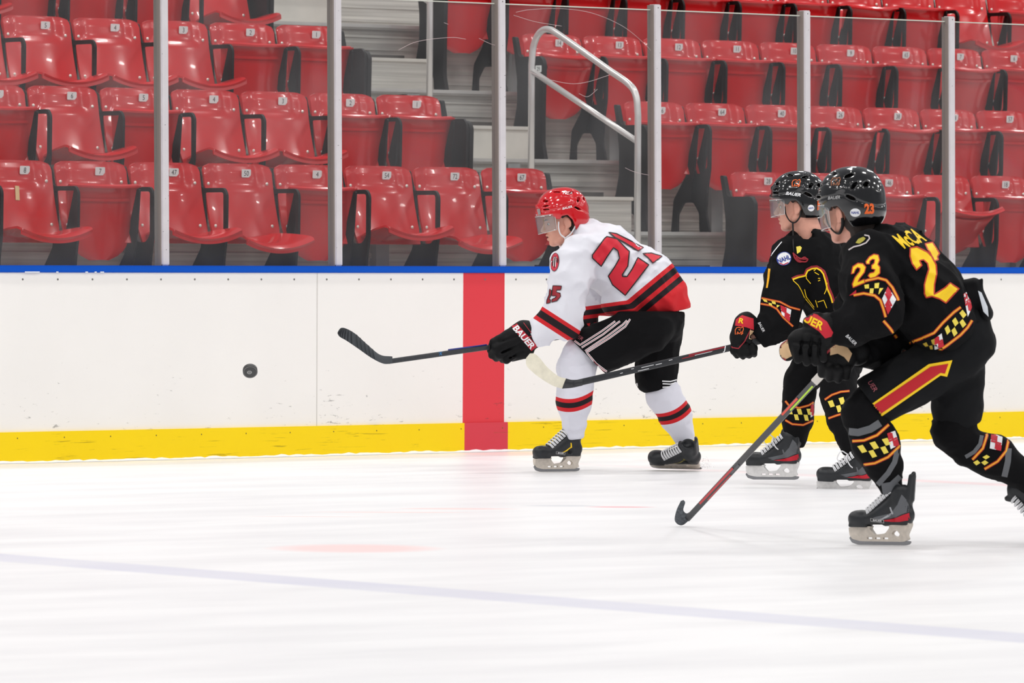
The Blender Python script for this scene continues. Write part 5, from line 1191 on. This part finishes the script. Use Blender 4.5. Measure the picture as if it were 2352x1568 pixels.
# near glove (his right hand) round the shaft
def fingers(specs, k=3): return [Cap(a, b, ra, rb, k=k) for a, b, ra, rb in specs]
G2 = [Cap((1712, 745, -112), (1700, 772, -116), 26, 22, 0.9), Ell((1698, 778, -116), (20, 24, 16)), Ell((1716, 800, -104), (26, 20, 20)), Cap((1716, 738, -108), (1722, 744, -106), 22, 22)]
G2 += fingers([((1688, 792, -118), (1686, 806, -122), 8, 7.5), ((1686, 806, -122), (1694, 817, -112), 7.5, 7), ((1700, 796, -126), (1702, 812, -128), 8.5, 8), ((1702, 812, -128), (1708, 819, -116), 8, 7), ((1714, 796, -126), (1717, 812, -128), 8.5, 8), ((1717, 812, -128), (1722, 817, -116), 8, 7), ((1728, 794, -120), (1732, 808, -122), 8.5, 8), ((1732, 808, -122), (1734, 814, -110), 8, 7), ((1706, 762, -128), (1722, 782, -132), 9, 8)])
g2 = sculpt(G2, 2.6, 5, noise=gn); g2o = F2.obj('glove', g2, leather, p2); bg2 = F2.bvh(g2)
V, F = cloth_patch(F2, bg2, [[(1692, 734), (1706, 724), (1732, 732), (1733, 758), (1716, 752), (1690, 748)]], 4, 1.6); F2.obj('cuff_band', (V, F), redm, g2o)
V, F = lettering(F2, bg2, 'R', 1704, 737, 16, 8, 0.1, 0.03, 1.2, 2.8); F2.obj('lettering', (V, F), yellow, g2o, sm=False)
V, F = cloth_patch(F2, bg2, [[(1724, 758), (1732, 760), (1741, 772), (1738, 782), (1722, 778)]], 3, 1.6); F2.obj('palm', (V, F), tan, g2o)
stripes(F2, bg2, [[(1678, 790), (1684, 798), (1698, 800), (1712, 784), (1726, 756)]], 2.6, darkred, g2o, 'glove_piping'); stripes(F2, bg2, bear_head(1700, 760, 9), 1.8, orange, g2o, 'bear_badge', 2.0)
# far glove, half hidden
G2b = [Ell((1830, 762, -72), (24, 24, 22))]+fingers([((1812, 770, -84), (1816, 784, -86), 8, 7), ((1824, 774, -90), (1828, 788, -90), 8, 7), ((1836, 774, -90), (1840, 786, -88), 8, 7), ((1848, 770, -86), (1850, 780, -84), 8, 7), ((1820, 756, -92), (1838, 764, -96), 8, 7)])
g2b = sculpt(G2b, 3.2, 5, noise=gn); F2.obj('glove', g2b, leather, p2)
# his stick, white blade
st2 = empty('hockey_stick', F2.w((1712, 785, -110))); tag(st2, 'black hockey stick with a white taped blade held by the rear player in black', 'hockey stick')
def z2(x): return -112-(1712-x)*0.16
a, b = (1322, 881, z2(1322)), (1850, 759, z2(1850)); fobj(F2, 'shaft', stick_shaft(F2, a, b, 15, 11), mat('stick_black', (44, 45, 48), 0.3, var=0.12, scale=50), st2, auto=30)
heel = [(1302, 868), (1322, 873), (1332, 874)]; heelb = [(1301, 891), (1322, 889), (1334, 886)]
top = [(1308, 868), (1290, 862), (1266, 842), (1250, 822), (1238, 812), (1228, 811)]; bot = [(1299, 891), (1278, 884), (1252, 868), (1232, 852), (1220, 838), (1219, 822)]
zz = z2(1305); fobj(F2, 'blade', stick_blade(top, bot, lambda t: zz-30*t-10*math.sin(t*2.4), 5), mat('blade_tape_white', (232, 226, 206), 0.75, var=0.08, scale=25, bump=0.8, bscale=60), st2, auto=50)
fobj(F2, 'heel', stick_blade([(1345, 870), (1322, 871), (1308, 868)], [(1345, 884), (1322, 889), (1299, 891)], lambda t: zz+2-2*t, 7), mat('stick_black'), st2, auto=50)
def along(f, w, s): return [((f(t)[0], f(t)[1]+dy, z2(f(t)[0])-7) ) for t in s for dy in w]
sl = (759-881)/(1850-1322)
def quad_on(x0, x1, v0, v1, skew=0):
    return ([(x0, 881+sl*(x0-1322)+v0, z2(x0)-6.2), (x1, 881+sl*(x1-1322)+v0, z2(x1)-6.2), (x1+skew, 881+sl*(x1+skew-1322)+v1, z2(x1)-6.2), (x0+skew, 881+sl*(x0+skew-1322)+v1, z2(x0)-6.2)], [(3, 2, 1, 0)])
fobj(F2, 'red_flash', merge([quad_on(1572, 1600, -2, 6, -14), quad_on(1585, 1668, -6.5, -3, 0)]), darkred, st2, sm=False); fobj(F2, 'white_flash', quad_on(1598, 1640, -2, 2, -14), white, st2, sm=False)
fobj(F2, 'wear_marks', merge([quad_on(x, x+d, v, v+1.2) for x, d, v in ((1430, 6, 0), (1478, 28, -2), (1510, 14, -1), (1540, 8, -4), (1470, 5, 4), (1475, 20, 4), (1455, 6, -4))]), white, st2, sm=False)
ang = math.atan2(sl, 1)
for s, x, sz, w_ in (('SPEED', 1768, 15, 1.15), ('J', 1666, 14, 1.3)):
    v, f = text_mesh(s, 0.3, 0.015); c0 = (x, 881+sl*(x-1322)); fobj(F2, 'lettering', ([(c0[0]+p*sz*w_*math.cos(ang)+q*sz*math.sin(ang), c0[1]+p*sz*w_*math.sin(ang)-q*sz*math.cos(ang), z2(x)-6.8) for p, q in v], f), white, st2, sm=False)
# ------------------------------------------------------------------ player number 23 in front
F3 = Figure(2080, 850, 22.34, (2035, 1252, 0))
p3 = empty('person', F3.root)
tag(p3, 'hockey player in black numbered 23 in front, seen from behind, striding left', 'person')
T3 = [Cap((2012, 548, 20), (2050, 580, 10), 34, 58, 1.3), Cap((2056, 598, 10), (2134, 688, 10), 80, 90, 1.35), Cap((2132, 690, 5), (2170, 742, 0), 88, 76, 1.45), Cap((2150, 740, 0), (2176, 752, 0), 66, 60, 1.4), Cap((2075, 545, 20), (2110, 580, 20), 22, 34, 1.4)]
A3 = [Cap((2000, 590, -70), (1995, 650, -115), 58, 58), Cap((1995, 650, -115), (2018, 712, -140), 60, 54), Cap((2018, 712, -140), (1960, 752, -150), 54, 44), Cap((1965, 748, -150), (1915, 758, -150), 44, 32)]
B3 = [Cap((1985, 590, 110), (1990, 700, 110), 52, 46), Cap((1990, 720, 90), (2060, 800, 60), 50, 40), Cap((2060, 800, 60), (1975, 812, -10), 42, 32), Cap((1960, 700, 90), (2010, 790, 60), 40, 46)]
def n3(X, Y, Z):
    ux = X*0.68+Y*0.73; uy = X*0.73-Y*0.68
    return 3-9*ridge(ux/80, uy/40, Z/50)-5*ridge(ux/44+7, uy/30, Z/30, 1)+2*vnoise(X/10, Y/10, Z/10, 2)
def cut3(X, Y, Z):
    a = np.where((X < 1945) & (Y > 690) & (Z < -60), half((-1, 0.10, 0), (1905, 760, -150))(X, Y, Z), -60)
    b = np.where((X > 2072), Y-np.interp(X, [2072, 2100, 2150, 2190, 2238, 2260], [800, 812, 828, 808, 766, 740]), -60)
    c = np.where((X < 2000) & (Y > 770) & (Z > -60), half((-1, 0, 0), (1962, 812, 0))(X, Y, Z), -60)
    return np.maximum(np.maximum(a, b), c)
NK3 = [Cap((1968, 505, 0), (1984, 556, -14), 28, 24, 1.4, k=8, sub=True)]
j3 = sculpt(T3+A3+B3+NK3, 5.0, 16, cut=cut3, noise=n3); j3o = F3.obj('jersey', j3, black_c, p3); bj3 = F3.bvh(j3)
L3 = Local(F3, (1948, 490, 10), (-0.80, 0.10, 0.60), (-0.10, -1, -0.05))
limbs3 = [Cap(L3.px((-0.03, 0, -0.03)), (1998, 572, 12), 36, 42, k=16), Cap((2050, 610, 10), (2150, 740, 10), 50, 48, 1.1, k=10), Cap((2150, 740, 10), (2190, 790, 15), 46, 46, 1.1, k=10),
          Cap((2000, 600, -80), (2020, 712, -140), 30, 24, k=12), Cap((2020, 712, -140), (1900, 765, -150), 23, 16, k=10), Cap((1985, 600, 110), (2060, 800, 60), 30, 24, k=12), Cap((2060, 800, 60), (1950, 815, -20), 23, 16, k=10),
          Cap((2190, 805, 5), (1990, 935, -40), 40, 30, k=10), Cap((1990, 935, -45), (2050, 1150, -10), 31, 18, k=10), Cap((2210, 800, 50), (2200, 1000, 70), 46, 33, k=14), Cap((2200, 1000, 70), (2400, 1136, 116), 28, 14, k=10),
          Cap((1900, 765, -150), (1850, 785, -152), 15, 12, k=6), Cap((1950, 815, -20), (1915, 835, -30), 15, 12, k=6)]
body3, bb3 = make_person(F3, L3, limbs3, p3)
LH3 = Local(F3, (1956, 480, 10), (-0.80, 0.06, 0.60), (-0.06, -1, -0.05))
h3, h3p = make_helmet(LH3, p3, black_h, F3); bh3 = F3.bvh(h3p); make_visor(LH3, h3, z0=0.026, z1=-0.075, a0=80); eyes(L3, body3); hair(L3, body3, -0.125, True)
straps(F3, L3, h3, strap_b, w=4)
V, F = lettering(F3, bh3, '23', 1997, 481, 30, -2, 0.0, 0.05, 0.75, 1.6); F3.obj('number_sticker', (V, F), orange, h3, sm=False)
mark(F3, bh3, 'round_sticker', [circ(1965, 490, 12, 9.5)], white, h3, step=3); V, F = lettering(F3, bh3, 'NAHL', 1965, 490, 8, 0, 0.1, 0.02, 0.9, 2.6); F3.obj('lettering', (V, F), blue, h3, sm=False)
V, F = lettering(F3, bh3, 'BAUER', 1916, 455, 10, -3, 0.3, 0.02, 0.95, 1.4); F3.obj('lettering', (V, F), mat('letter_grey', (170, 170, 170), 0.6), h3, sm=False)
stripes(F3, bh3, bear_head(1920, 418, 10), 2.0, mat('badge_bronze', (150, 92, 60), 0.5), h3, 'bear_badge')
# numbers
back2 = [(2091, 571), (2106, 568), (2130, 580), (2142, 592), (2150, 610), (2151, 630), (2146, 655), (2145, 678), (2170, 662), (2182, 651), (2202, 664), (2172, 697), (2158, 688), (2140, 682), (2127, 685), (2123, 676), (2123, 655), (2128, 635), (2133, 620), (2130, 606), (2121, 598), (2112, 600), (2117, 611), (2105, 622), (2095, 607), (2090, 590)]
back3 = [(2125, 560), (2142, 556), (2158, 582), (2153, 590), (2155, 597), (2145, 601), (2137, 583), (2130, 572)]
mark(F3, bj3, 'back_number', [back2, back3], yellow, j3o, rust, 3.2, lift=3.0, step=3.6)
V, F = lettering(F3, bj3, 'McCA', 2089, 548, 33, 0, 0.0, 0.03, 1, 1.8, basis=((20, -8), (-40, -40))); F3.obj('lettering', (V, F), yellow, j3o, sm=False)
s2_ = [(1960, 615), (1972, 607), (1983, 608), (1990, 616), (1987, 628), (1976, 642), (1972, 650), (1986, 644), (1988, 652), (1961, 663), (1959, 655), (1965, 640), (1976, 626), (1977, 619), (1971, 617), (1966, 622), (1963, 630), (1957, 632)]
s3_ = [(1990, 603), (1998, 592), (2008, 586), (2018, 588), (2021, 600), (2017, 610), (2022, 616), (2022, 630), (2012, 639), (2000, 642), (1995, 636), (1999, 630), (2008, 628), (2011, 622), (2003, 620), (2003, 612), (2009, 607), (2010, 599), (2005, 598), (1999, 602), (1998, 609), (1991, 609)]
mark(F3, bj3, 'sleeve_number', [s2_, s3_], yellow, j3o, rust, 2.2, step=3, lift=2.2)
# sleeve flag band and its edges
trim(F3, bj3, [[(1975, 652), (1995, 646), (2018, 641), (2036, 646), (2050, 662), (2062, 686), (2064, 692)], [(1962, 680), (1985, 676), (2010, 681), (2023, 692), (2030, 712), (2035, 730)], [(2030, 738), (2045, 755), (2060, 776)]], j3o, 5)
flag_tiles(F3, bj3, (1985, 657), (2032, 650), (1980, 674), (2020, 678), 4, j3o, pale_y); cross_tile(F3, bj3, [(2040, 660), (2059, 690), (2040, 724), (2027, 688)], j3o); mark(F3, bj3, 'cross_patch', [[(1952, 681), (1968, 668), (1968, 678)]], redm, j3o, step=4)
V, F = lettering(F3, bj3, 'BAUER', 1957, 781, 11, 44, 0.2, 0.0, 0.9, 1.6); F3.obj('lettering', (V, F), white, j3o, sm=False); V, F = lettering(F3, bj3, 'BAUER', 1962, 832, 9, -30, 0.2, 0.0, 0.9, 1.6); F3.obj('lettering', (V, F), white, j3o, sm=False)
# hem flag band
trim(F3, bj3, [[(2088, 788), (2115, 778), (2145, 765), (2165, 742), (2190, 718), (2206, 706)], [(2147, 812), (2175, 793), (2205, 770), (2222, 752), (2232, 736)]], j3o, 5)
flag_tiles(F3, bj3, (2168, 756), (2210, 712), (2172, 792), (2222, 742), 5, j3o, pale_y); cross_tile(F3, bj3, [(2146, 778), (2162, 766), (2168, 796), (2146, 804)], j3o); cross_tile(F3, bj3, [(2212, 676), (2224, 668), (2232, 706), (2222, 728)], j3o)
flag_tiles(F3, bj3, (2118, 790), (2146, 778), (2124, 804), (2146, 806), 3, j3o, mat('gold_dim', (190, 160, 50), 0.7))
# shoulder badge
stripes(F3, bj3, [[(1950, 576), (1962, 569), (1976, 566), (1990, 560), (1998, 550), (1996, 544), (1986, 542)]], 3.0, mat('piping_silver', (200, 190, 190), 0.6), j3o, 'shoulder_piping')
mark(F3, bj3, 'shoulder_patch', [[(1966, 560), (1972, 551), (1984, 546), (1989, 550), (1984, 556), (1975, 562)]], mat('patch_olive', (170, 160, 50), 0.6), j3o, step=4)
# pants
P3_ = [Ell((2192, 772, 15), (88, 88, 74)), Cap((2205, 745, 15), (2235, 790, 15), 62, 52, 1.3), Cap((2195, 812, 8), (2000, 925, -35), 68, 60), Cap((2200, 815, 55), (2200, 940, 70), 66, 58), Cap((2198, 930, 70), (2196, 965, 72), 56, 50)]
def cutp3(X, Y, Z):
    a = np.where(X < 2110, half((-0.80, 0.60, 0), (2019, 948, -45))(X, Y, Z), -60)
    b = np.where(X > 2110, Y-np.interp(X, [2110, 2150, 2205, 2250, 2275], [990, 1000, 996, 972, 960]), -60)
    c = 640-Y+0.0*X; d = np.where(X < 2150, 770-Y, -60); return np.maximum(np.maximum(a, b), np.maximum(c, d))
pants3 = sculpt(P3_, 5.0, 14, cut=cutp3, noise=lambda X, Y, Z: 6*vnoise(X/50, Y/26, Z/40)+3*vnoise(X/18, Y/14, Z/16, 1)); charcoal = mat('cloth_charcoal', (22, 23, 25), 0.85, spec=0.15, var=0.2, scale=6, bump=0.3, bscale=350)
po3 = F3.obj('pants', pants3, charcoal, p3); bp3 = F3.bvh(pants3)
yel = [(1994, 933), (2133, 836), (2187, 827), (2175, 865), (2160, 862), (2019, 960)]
redp = [(2001, 934), (2137, 842), (2178, 835), (2170, 858), (2160, 856), (2020, 952)]
mark(F3, bp3, 'side_stripe', [yel], yellow, po3, step=4, lift=2.2); V, F = cloth_patch(F3, bp3, [redp], 4, 3.2); F3.obj('side_stripe_centre', (V, F), mat('stripe_red', (190, 12, 30), 0.65), po3)
V, F = lettering(F3, bp3, 'UER', 2005, 886, 16, 57, 0.15, 0.0, 0.95, 1.8); F3.obj('lettering', (V, F), mat('letter_pink'), po3, sm=False)
# raised back of the waist with its strap
Wt = [Cap((2196, 655, 10), (2238, 652, 10), 12, 12, 3.0), Cap((2238, 652, 10), (2262, 720, 10), 14, 20, 3.0), Cap((2250, 660, -10), (2256, 640, -12), 7, 3, 1.6), Ell((2225, 690, 12), (34, 46, 60))]
wb = sculpt(Wt, 4, 8); wbo = F3.obj('waistband', wb, black_c, p3); bwb = F3.bvh(wb); V, F = cloth_patch(F3, bwb, [[(2246, 668), (2254, 672), (2268, 705), (2270, 728), (2258, 716)]], 5, 1.6); F3.obj('waist_tag', (V, F), mat('tag_grey', (205, 210, 216), 0.7), wbo)
# socks
S3a = [Cap((1998, 922, -42), (1982, 950, -45), 42, 47), Cap((1982, 950, -45), (2012, 1020, -42), 48, 54), Cap((2012, 1020, -42), (2032, 1070, -30), 54, 42), Cap((2032, 1070, -30), (2050, 1130, -14), 40, 24)]
s3a = sculpt(S3a, 4.5, 10, cut=half((0.3, 0.95, 0), (2052, 1138, -10)), noise=sn_); s3o = F3.obj('sock', s3a, black_c, p3); bs3 = F3.bvh(s3a)
trim(F3, bs3, [[(1958, 1012), (1985, 1010), (2015, 998), (2042, 974)], [(1984, 1066), (2010, 1062), (2040, 1048), (2068, 1022)]], s3o, 5)
flag_tiles(F3, bs3, (1968, 1024), (2038, 1004), (1980, 1058), (2046, 1036), 5, s3o, pale_y); cross_tile(F3, bs3, [(2038, 994), (2056, 988), (2066, 1020), (2046, 1030)], s3o)
stripes(F3, bs3, [[(1950, 990), (1972, 992), (2000, 984), (2022, 970)]], 17, grey, s3o, 'grey_tape'); stripes(F3, bs3, [[(2062, 1030), (2055, 1060), (2040, 1085), (2016, 1112)]], 12, grey, s3o, 'grey_tape'); stripes(F3, bs3, [[(2026, 1122), (2050, 1118), (2072, 1098)]], 26, grey, s3o, 'grey_tape')
S3b = [Cap((2198, 950, 70), (2190, 990, 72), 50, 50), Cap((2190, 990, 72), (2225, 1030, 80), 50, 42), Cap((2225, 1030, 80), (2285, 1050, 95), 42, 50), Cap((2285, 1050, 95), (2368, 1106, 112), 50, 29), Cap((2368, 1106, 112), (2398, 1136, 118), 29, 26)]
s3b = sculpt(S3b, 4.5, 10, cut=half((0.8, 0.6, 0), (2400, 1134, 108)), noise=sn_); s3bo = F3.obj('sock', s3b, black_c, p3); bs3b = F3.bvh(s3b)
trim(F3, bs3b, [[(2262, 978), (2268, 1000), (2258, 1030), (2234, 1056)], [(2318, 1010), (2312, 1036), (2292, 1060), (2262, 1078)]], s3bo, 5)
cross_tile(F3, bs3b, [(2278, 994), (2304, 1004), (2300, 1036), (2274, 1030)], s3bo); flag_tiles(F3, bs3b, (2268, 1044), (2236, 1062), (2292, 1048), (2258, 1072), 3, s3bo, pale_y)
stripes(F3, bs3b, [[(2256, 1000), (2252, 1020), (2238, 1038), (2218, 1050)]], 9, grey, s3bo, 'grey_tape'); stripes(F3, bs3b, [[(2318, 1030), (2316, 1060), (2308, 1096)]], 14, grey, s3bo, 'grey_tape')
# skates
LS = Local(F3, (2033, 1252, -12), (-0.86, 0.0, 0.51), (0.04, -1, 0)); LS = Local(F3, (2030, 1251, -12), (-0.875, 0.0, 0.48), (0.0, -1, 0)); sk3 = make_skate(LS, p3, holder_d, accent=redm, trim=mat('trim_silver', (170, 172, 176), 0.3), word='BAUER', lace_turns=9)
LS = Local(F3, (2395, 1120, 120), (0.30, 0.95, 0.1), (-0.92, 0.30, 0.1)); make_skate(Local(F3, (2458, 1160, 125), (0.08, 1.0, -0.1), (-1.0, -0.05, 0.1)), p3, holder_d, accent=redm, trim=grey)
# gloves
G3 = [Cap((1905, 757, -152), (1895, 762, -154), 38, 38, 0.8), Cap((1893, 765, -155), (1852, 790, -158), 36, 34, 0.75), Ell((1840, 790, -155), (30, 34, 26)), Ell((1812, 806, -148), (20, 24, 12)), Cap((1880, 735, -156), (1862, 742, -158), 18, 16, 0.8)]
G3 += fingers([((1832, 796, -172), (1836, 826, -170), 11, 9.5), ((1852, 800, -176), (1856, 832, -172), 11, 9.5), ((1872, 800, -174), (1876, 832, -168), 11, 9.5), ((1890, 796, -168), (1894, 824, -162), 11, 9.5), ((1880, 790, -178), (1846, 798, -182), 10, 9), ((1822, 780, -165), (1818, 795, -162), 10, 9)])
for q in (((1842, 812, -178), (1848, 770, -186)), ((1862, 816, -180), (1868, 774, -186)), ((1882, 816, -178), (1886, 776, -184)), ((1826, 786, -186), (1890, 790, -186)), ((1832, 760, -184), (1884, 768, -184))): G3.append(Cap(q[0], q[1], 2.4, 2.0, zs=3.5, k=5, sub=True))
g3 = sculpt(G3, 3.0, 5, noise=gn); g3o = F3.obj('glove', g3, leather, p3); bg3 = F3.bvh(g3)
V, F = cloth_patch(F3, bg3, [[(1842, 732), (1858, 718), (1880, 724), (1902, 740), (1916, 765), (1912, 774), (1898, 778), (1884, 762), (1862, 748)]], 5, 1.8); F3.obj('cuff_band', (V, F), redm, g3o)
V, F = lettering(F3, bg3, 'UER', 1872, 741, 25, 27, -0.05, 0.03, 1.05, 3.0); F3.obj('lettering', (V, F), yellow, g3o, sm=False)
V, F = cloth_patch(F3, bg3, [[(1792, 800), (1800, 788), (1812, 782), (1816, 800), (1822, 818), (1808, 825), (1796, 820)]], 4, 1.6); F3.obj('palm', (V, F), tan, g3o)
stripes(F3, bg3, [[(1812, 780), (1798, 790), (1791, 804), (1796, 821), (1808, 827)]], 3.6, darkred, g3o, 'glove_piping', 3.0)
G3b = [Ell((1928, 818, -60), (42, 40, 34)), Ell((1918, 845, -62), (40, 30, 30)), Cap((1952, 806, -45), (1968, 808, -35), 32, 32, 0.9)]
G3b += fingers([((1890, 836, -80), (1888, 858, -70), 12, 10), ((1908, 846, -88), (1906, 868, -74), 12, 10), ((1928, 850, -88), (1926, 870, -72), 12, 10), ((1946, 846, -80), (1944, 864, -66), 11, 10), ((1890, 806, -78), (1884, 830, -84), 11, 10)])
g3b = sculpt(G3b, 3.0, 6, noise=gn); g3bo = F3.obj('glove', g3b, leather, p3); bg3b = F3.bvh(g3b)
V, F = cloth_patch(F3, bg3b, [[(1908, 800), (1930, 786), (1946, 796), (1958, 812), (1950, 832), (1940, 820), (1925, 812), (1908, 816)]], 4, 1.6); F3.obj('palm', (V, F), tan, g3bo)
stripes(F3, bg3b, [[(1888, 822), (1905, 806), (1925, 790), (1934, 782)]], 5, darkred, g3bo, 'glove_piping')
# stick
st3 = empty('hockey_stick', F3.w((1905, 850, -64))); tag(st3, 'black and red hockey stick reaching down to the ice from the gloves of number 23', 'hockey stick')
tip = on_z(1578, 1188, 0.03); D_tip = depth_of(tip); zt = (D_tip-F3.D)*F3.p
# figure-frame position of the heel so that the blade rests on the ice
def to_fig(W):
    d = np.array(W)-F3.O; c = float(d@CV)/float(F3.Z@CV); d = d-c*F3.Z; return np.array([F3.ox+float(d@CR)*F3.p, F3.oy-float(d@CU)*F3.p, c*F3.p])
H_ = to_fig(on_z(1580, 1190, 0.035)); A_top = np.array([1925, 820, -62.0])
dirn = (A_top-H_)/np.linalg.norm(A_top-H_)
def sp3(t): return H_+(A_top-H_)*t
fobj(F3, 'shaft', stick_shaft(F3, sp3(0.0), sp3(1.0), 15, 10), mat('stick_carbon_dark', (42, 42, 46), 0.3, var=0.2, scale=40), st3, auto=30)
def ondeck(t0, t1, off, w, m, name):
    n_ = np.cross(dirn, [0, 0, 1.0]); n_ /= np.linalg.norm(n_); up_ = np.cross(n_, dirn); up_ = up_*(-1 if up_[2] > 0 else 1); zoff = up_*6.0; P0, P1 = sp3(t0)+zoff, sp3(t1)+zoff
    o = [P0+n_*(off-w/2), P1+n_*(off-w/2), P1+n_*(off+w/2), P0+n_*(off+w/2)]; fobj(F3, name, (o, [(0, 1, 2, 3)]), m, st3, sm=False)
fobj(F3, 'grip_tape', stick_shaft(F3, sp3(0.86), sp3(0.97), 19, 14), mat('grip_white', (222, 216, 208), 0.8, bump=0.6, bscale=120), st3, auto=30)
ondeck(0.70, 0.845, -3.5, 4, mat('flash_green', (190, 230, 40), 0.4), 'green_flash'); ondeck(0.66, 0.76, 3.5, 5, mat('flash_orange', (236, 70, 40), 0.4), 'orange_flash'); ondeck(0.10, 0.33, 3.0, 5, mat('flash_red', (196, 40, 46), 0.4), 'red_flash'); ondeck(0.14, 0.30, -5, 2.5, mat('flash_red'), 'red_flash'); ondeck(0.31, 0.36, -2.5, 5, grey, 'grey_label')
hx, hy, hz = H_
top = [(hx+10, hy-12), (hx-2, hy-6), (hx-8, hy-20), (hx-4, hy-36), (hx-6, hy-46)]; bot = [(hx+18, hy-2), (hx-8, hy+14), (hx-22, hy+4), (hx-18, hy-24), (hx-11, hy-46)]
top = [(1590, 1172), (1580, 1176), (1573, 1168), (1577, 1152), (1573, 1146)]; bot = [(1600, 1178), (1572, 1203), (1554, 1194), (1557, 1170), (1567, 1148)]
kx = 1.0
def rel(P): return [tuple(to_fig(CAM+D_tip*ray(x, y))[:2]) for x, y in P]
fobj(F3, 'blade', stick_blade(rel(top), rel(bot), lambda t: H_[2]+22*t, 6), mat('blade_snowy', (74, 78, 84), 0.7, var=0.5, scale=120, bump=0.8, bscale=90), st3, auto=50)
# ------------------------------------------------------------------ puck in the air
pk = empty('hockey_puck', CAM+29.3*ray(574.5, 851.5)); tag(pk, 'black rubber hockey puck flying in front of the white boards', 'puck')
rub = mat('puck_rubber', (58, 58, 58), 0.45, bump=0.4, bscale=160)
def puck():
    prof = [(0, -0.0127), (0.030, -0.0127), (0.0345, -0.0120), (0.0381, -0.0095), (0.0381, 0.0095), (0.0345, 0.0120), (0.030, 0.0127), (0, 0.0127)]
    V = []; F = []; n = 48
    for k in range(n):
        a = 2*PI*k/n
        for r, z in prof[1:-1]: V.append((r*math.cos(a), r*math.sin(a), z))
    m = len(prof)-2
    for k in range(n):
        for i in range(m-1): F.append((k*m+i, ((k+1) % n)*m+i, ((k+1) % n)*m+i+1, k*m+i+1))
    F.append(tuple(k*m for k in range(n))[::-1]); F.append(tuple(k*m+m-1 for k in range(n))); return V, F
# face toward the camera and down: build axes
nf = -CV*0.80-CU*0.50+CR*0.08; nf /= np.linalg.norm(nf); ux = np.cross(CU, nf); ux /= np.linalg.norm(ux); uy = np.cross(nf, ux); R_ = np.stack([ux, uy, nf], 1)
def pkobj(name, VF, m, **kw): return mesh_obj(name, np.array(VF[0]) @ R_.T, VF[1], m, pk, **kw)
pkobj('rubber_disc', puck(), rub, autosmooth=30)
V, F = tube_data([(0.0335*math.cos(a), 0.0335*math.sin(a), 0.0122) for a in np.linspace(0, 2*PI, 49)[:-1]], 0.0008, 6, closed=True); pkobj('rim_ring', (V, F), mat('ring_grey', (150, 148, 146), 0.5))
V = [(0.013*math.cos(a)-0.004, 0.011*math.sin(a)-0.001, 0.0131) for a in np.linspace(0, 2*PI, 25)[:-1]]; pkobj('printed_mark', (V, [tuple(range(24))]), mat('print_grey', (140, 140, 138), 0.6), sm=False)
V, F = tube_data([(0.005*math.cos(a)-0.004, 0.005*math.sin(a)-0.001, 0.0131) for a in np.linspace(0, 2*PI, 13)[:-1]], 0.0008, 4, closed=True); pkobj('printed_ring', (V, F), blackm)
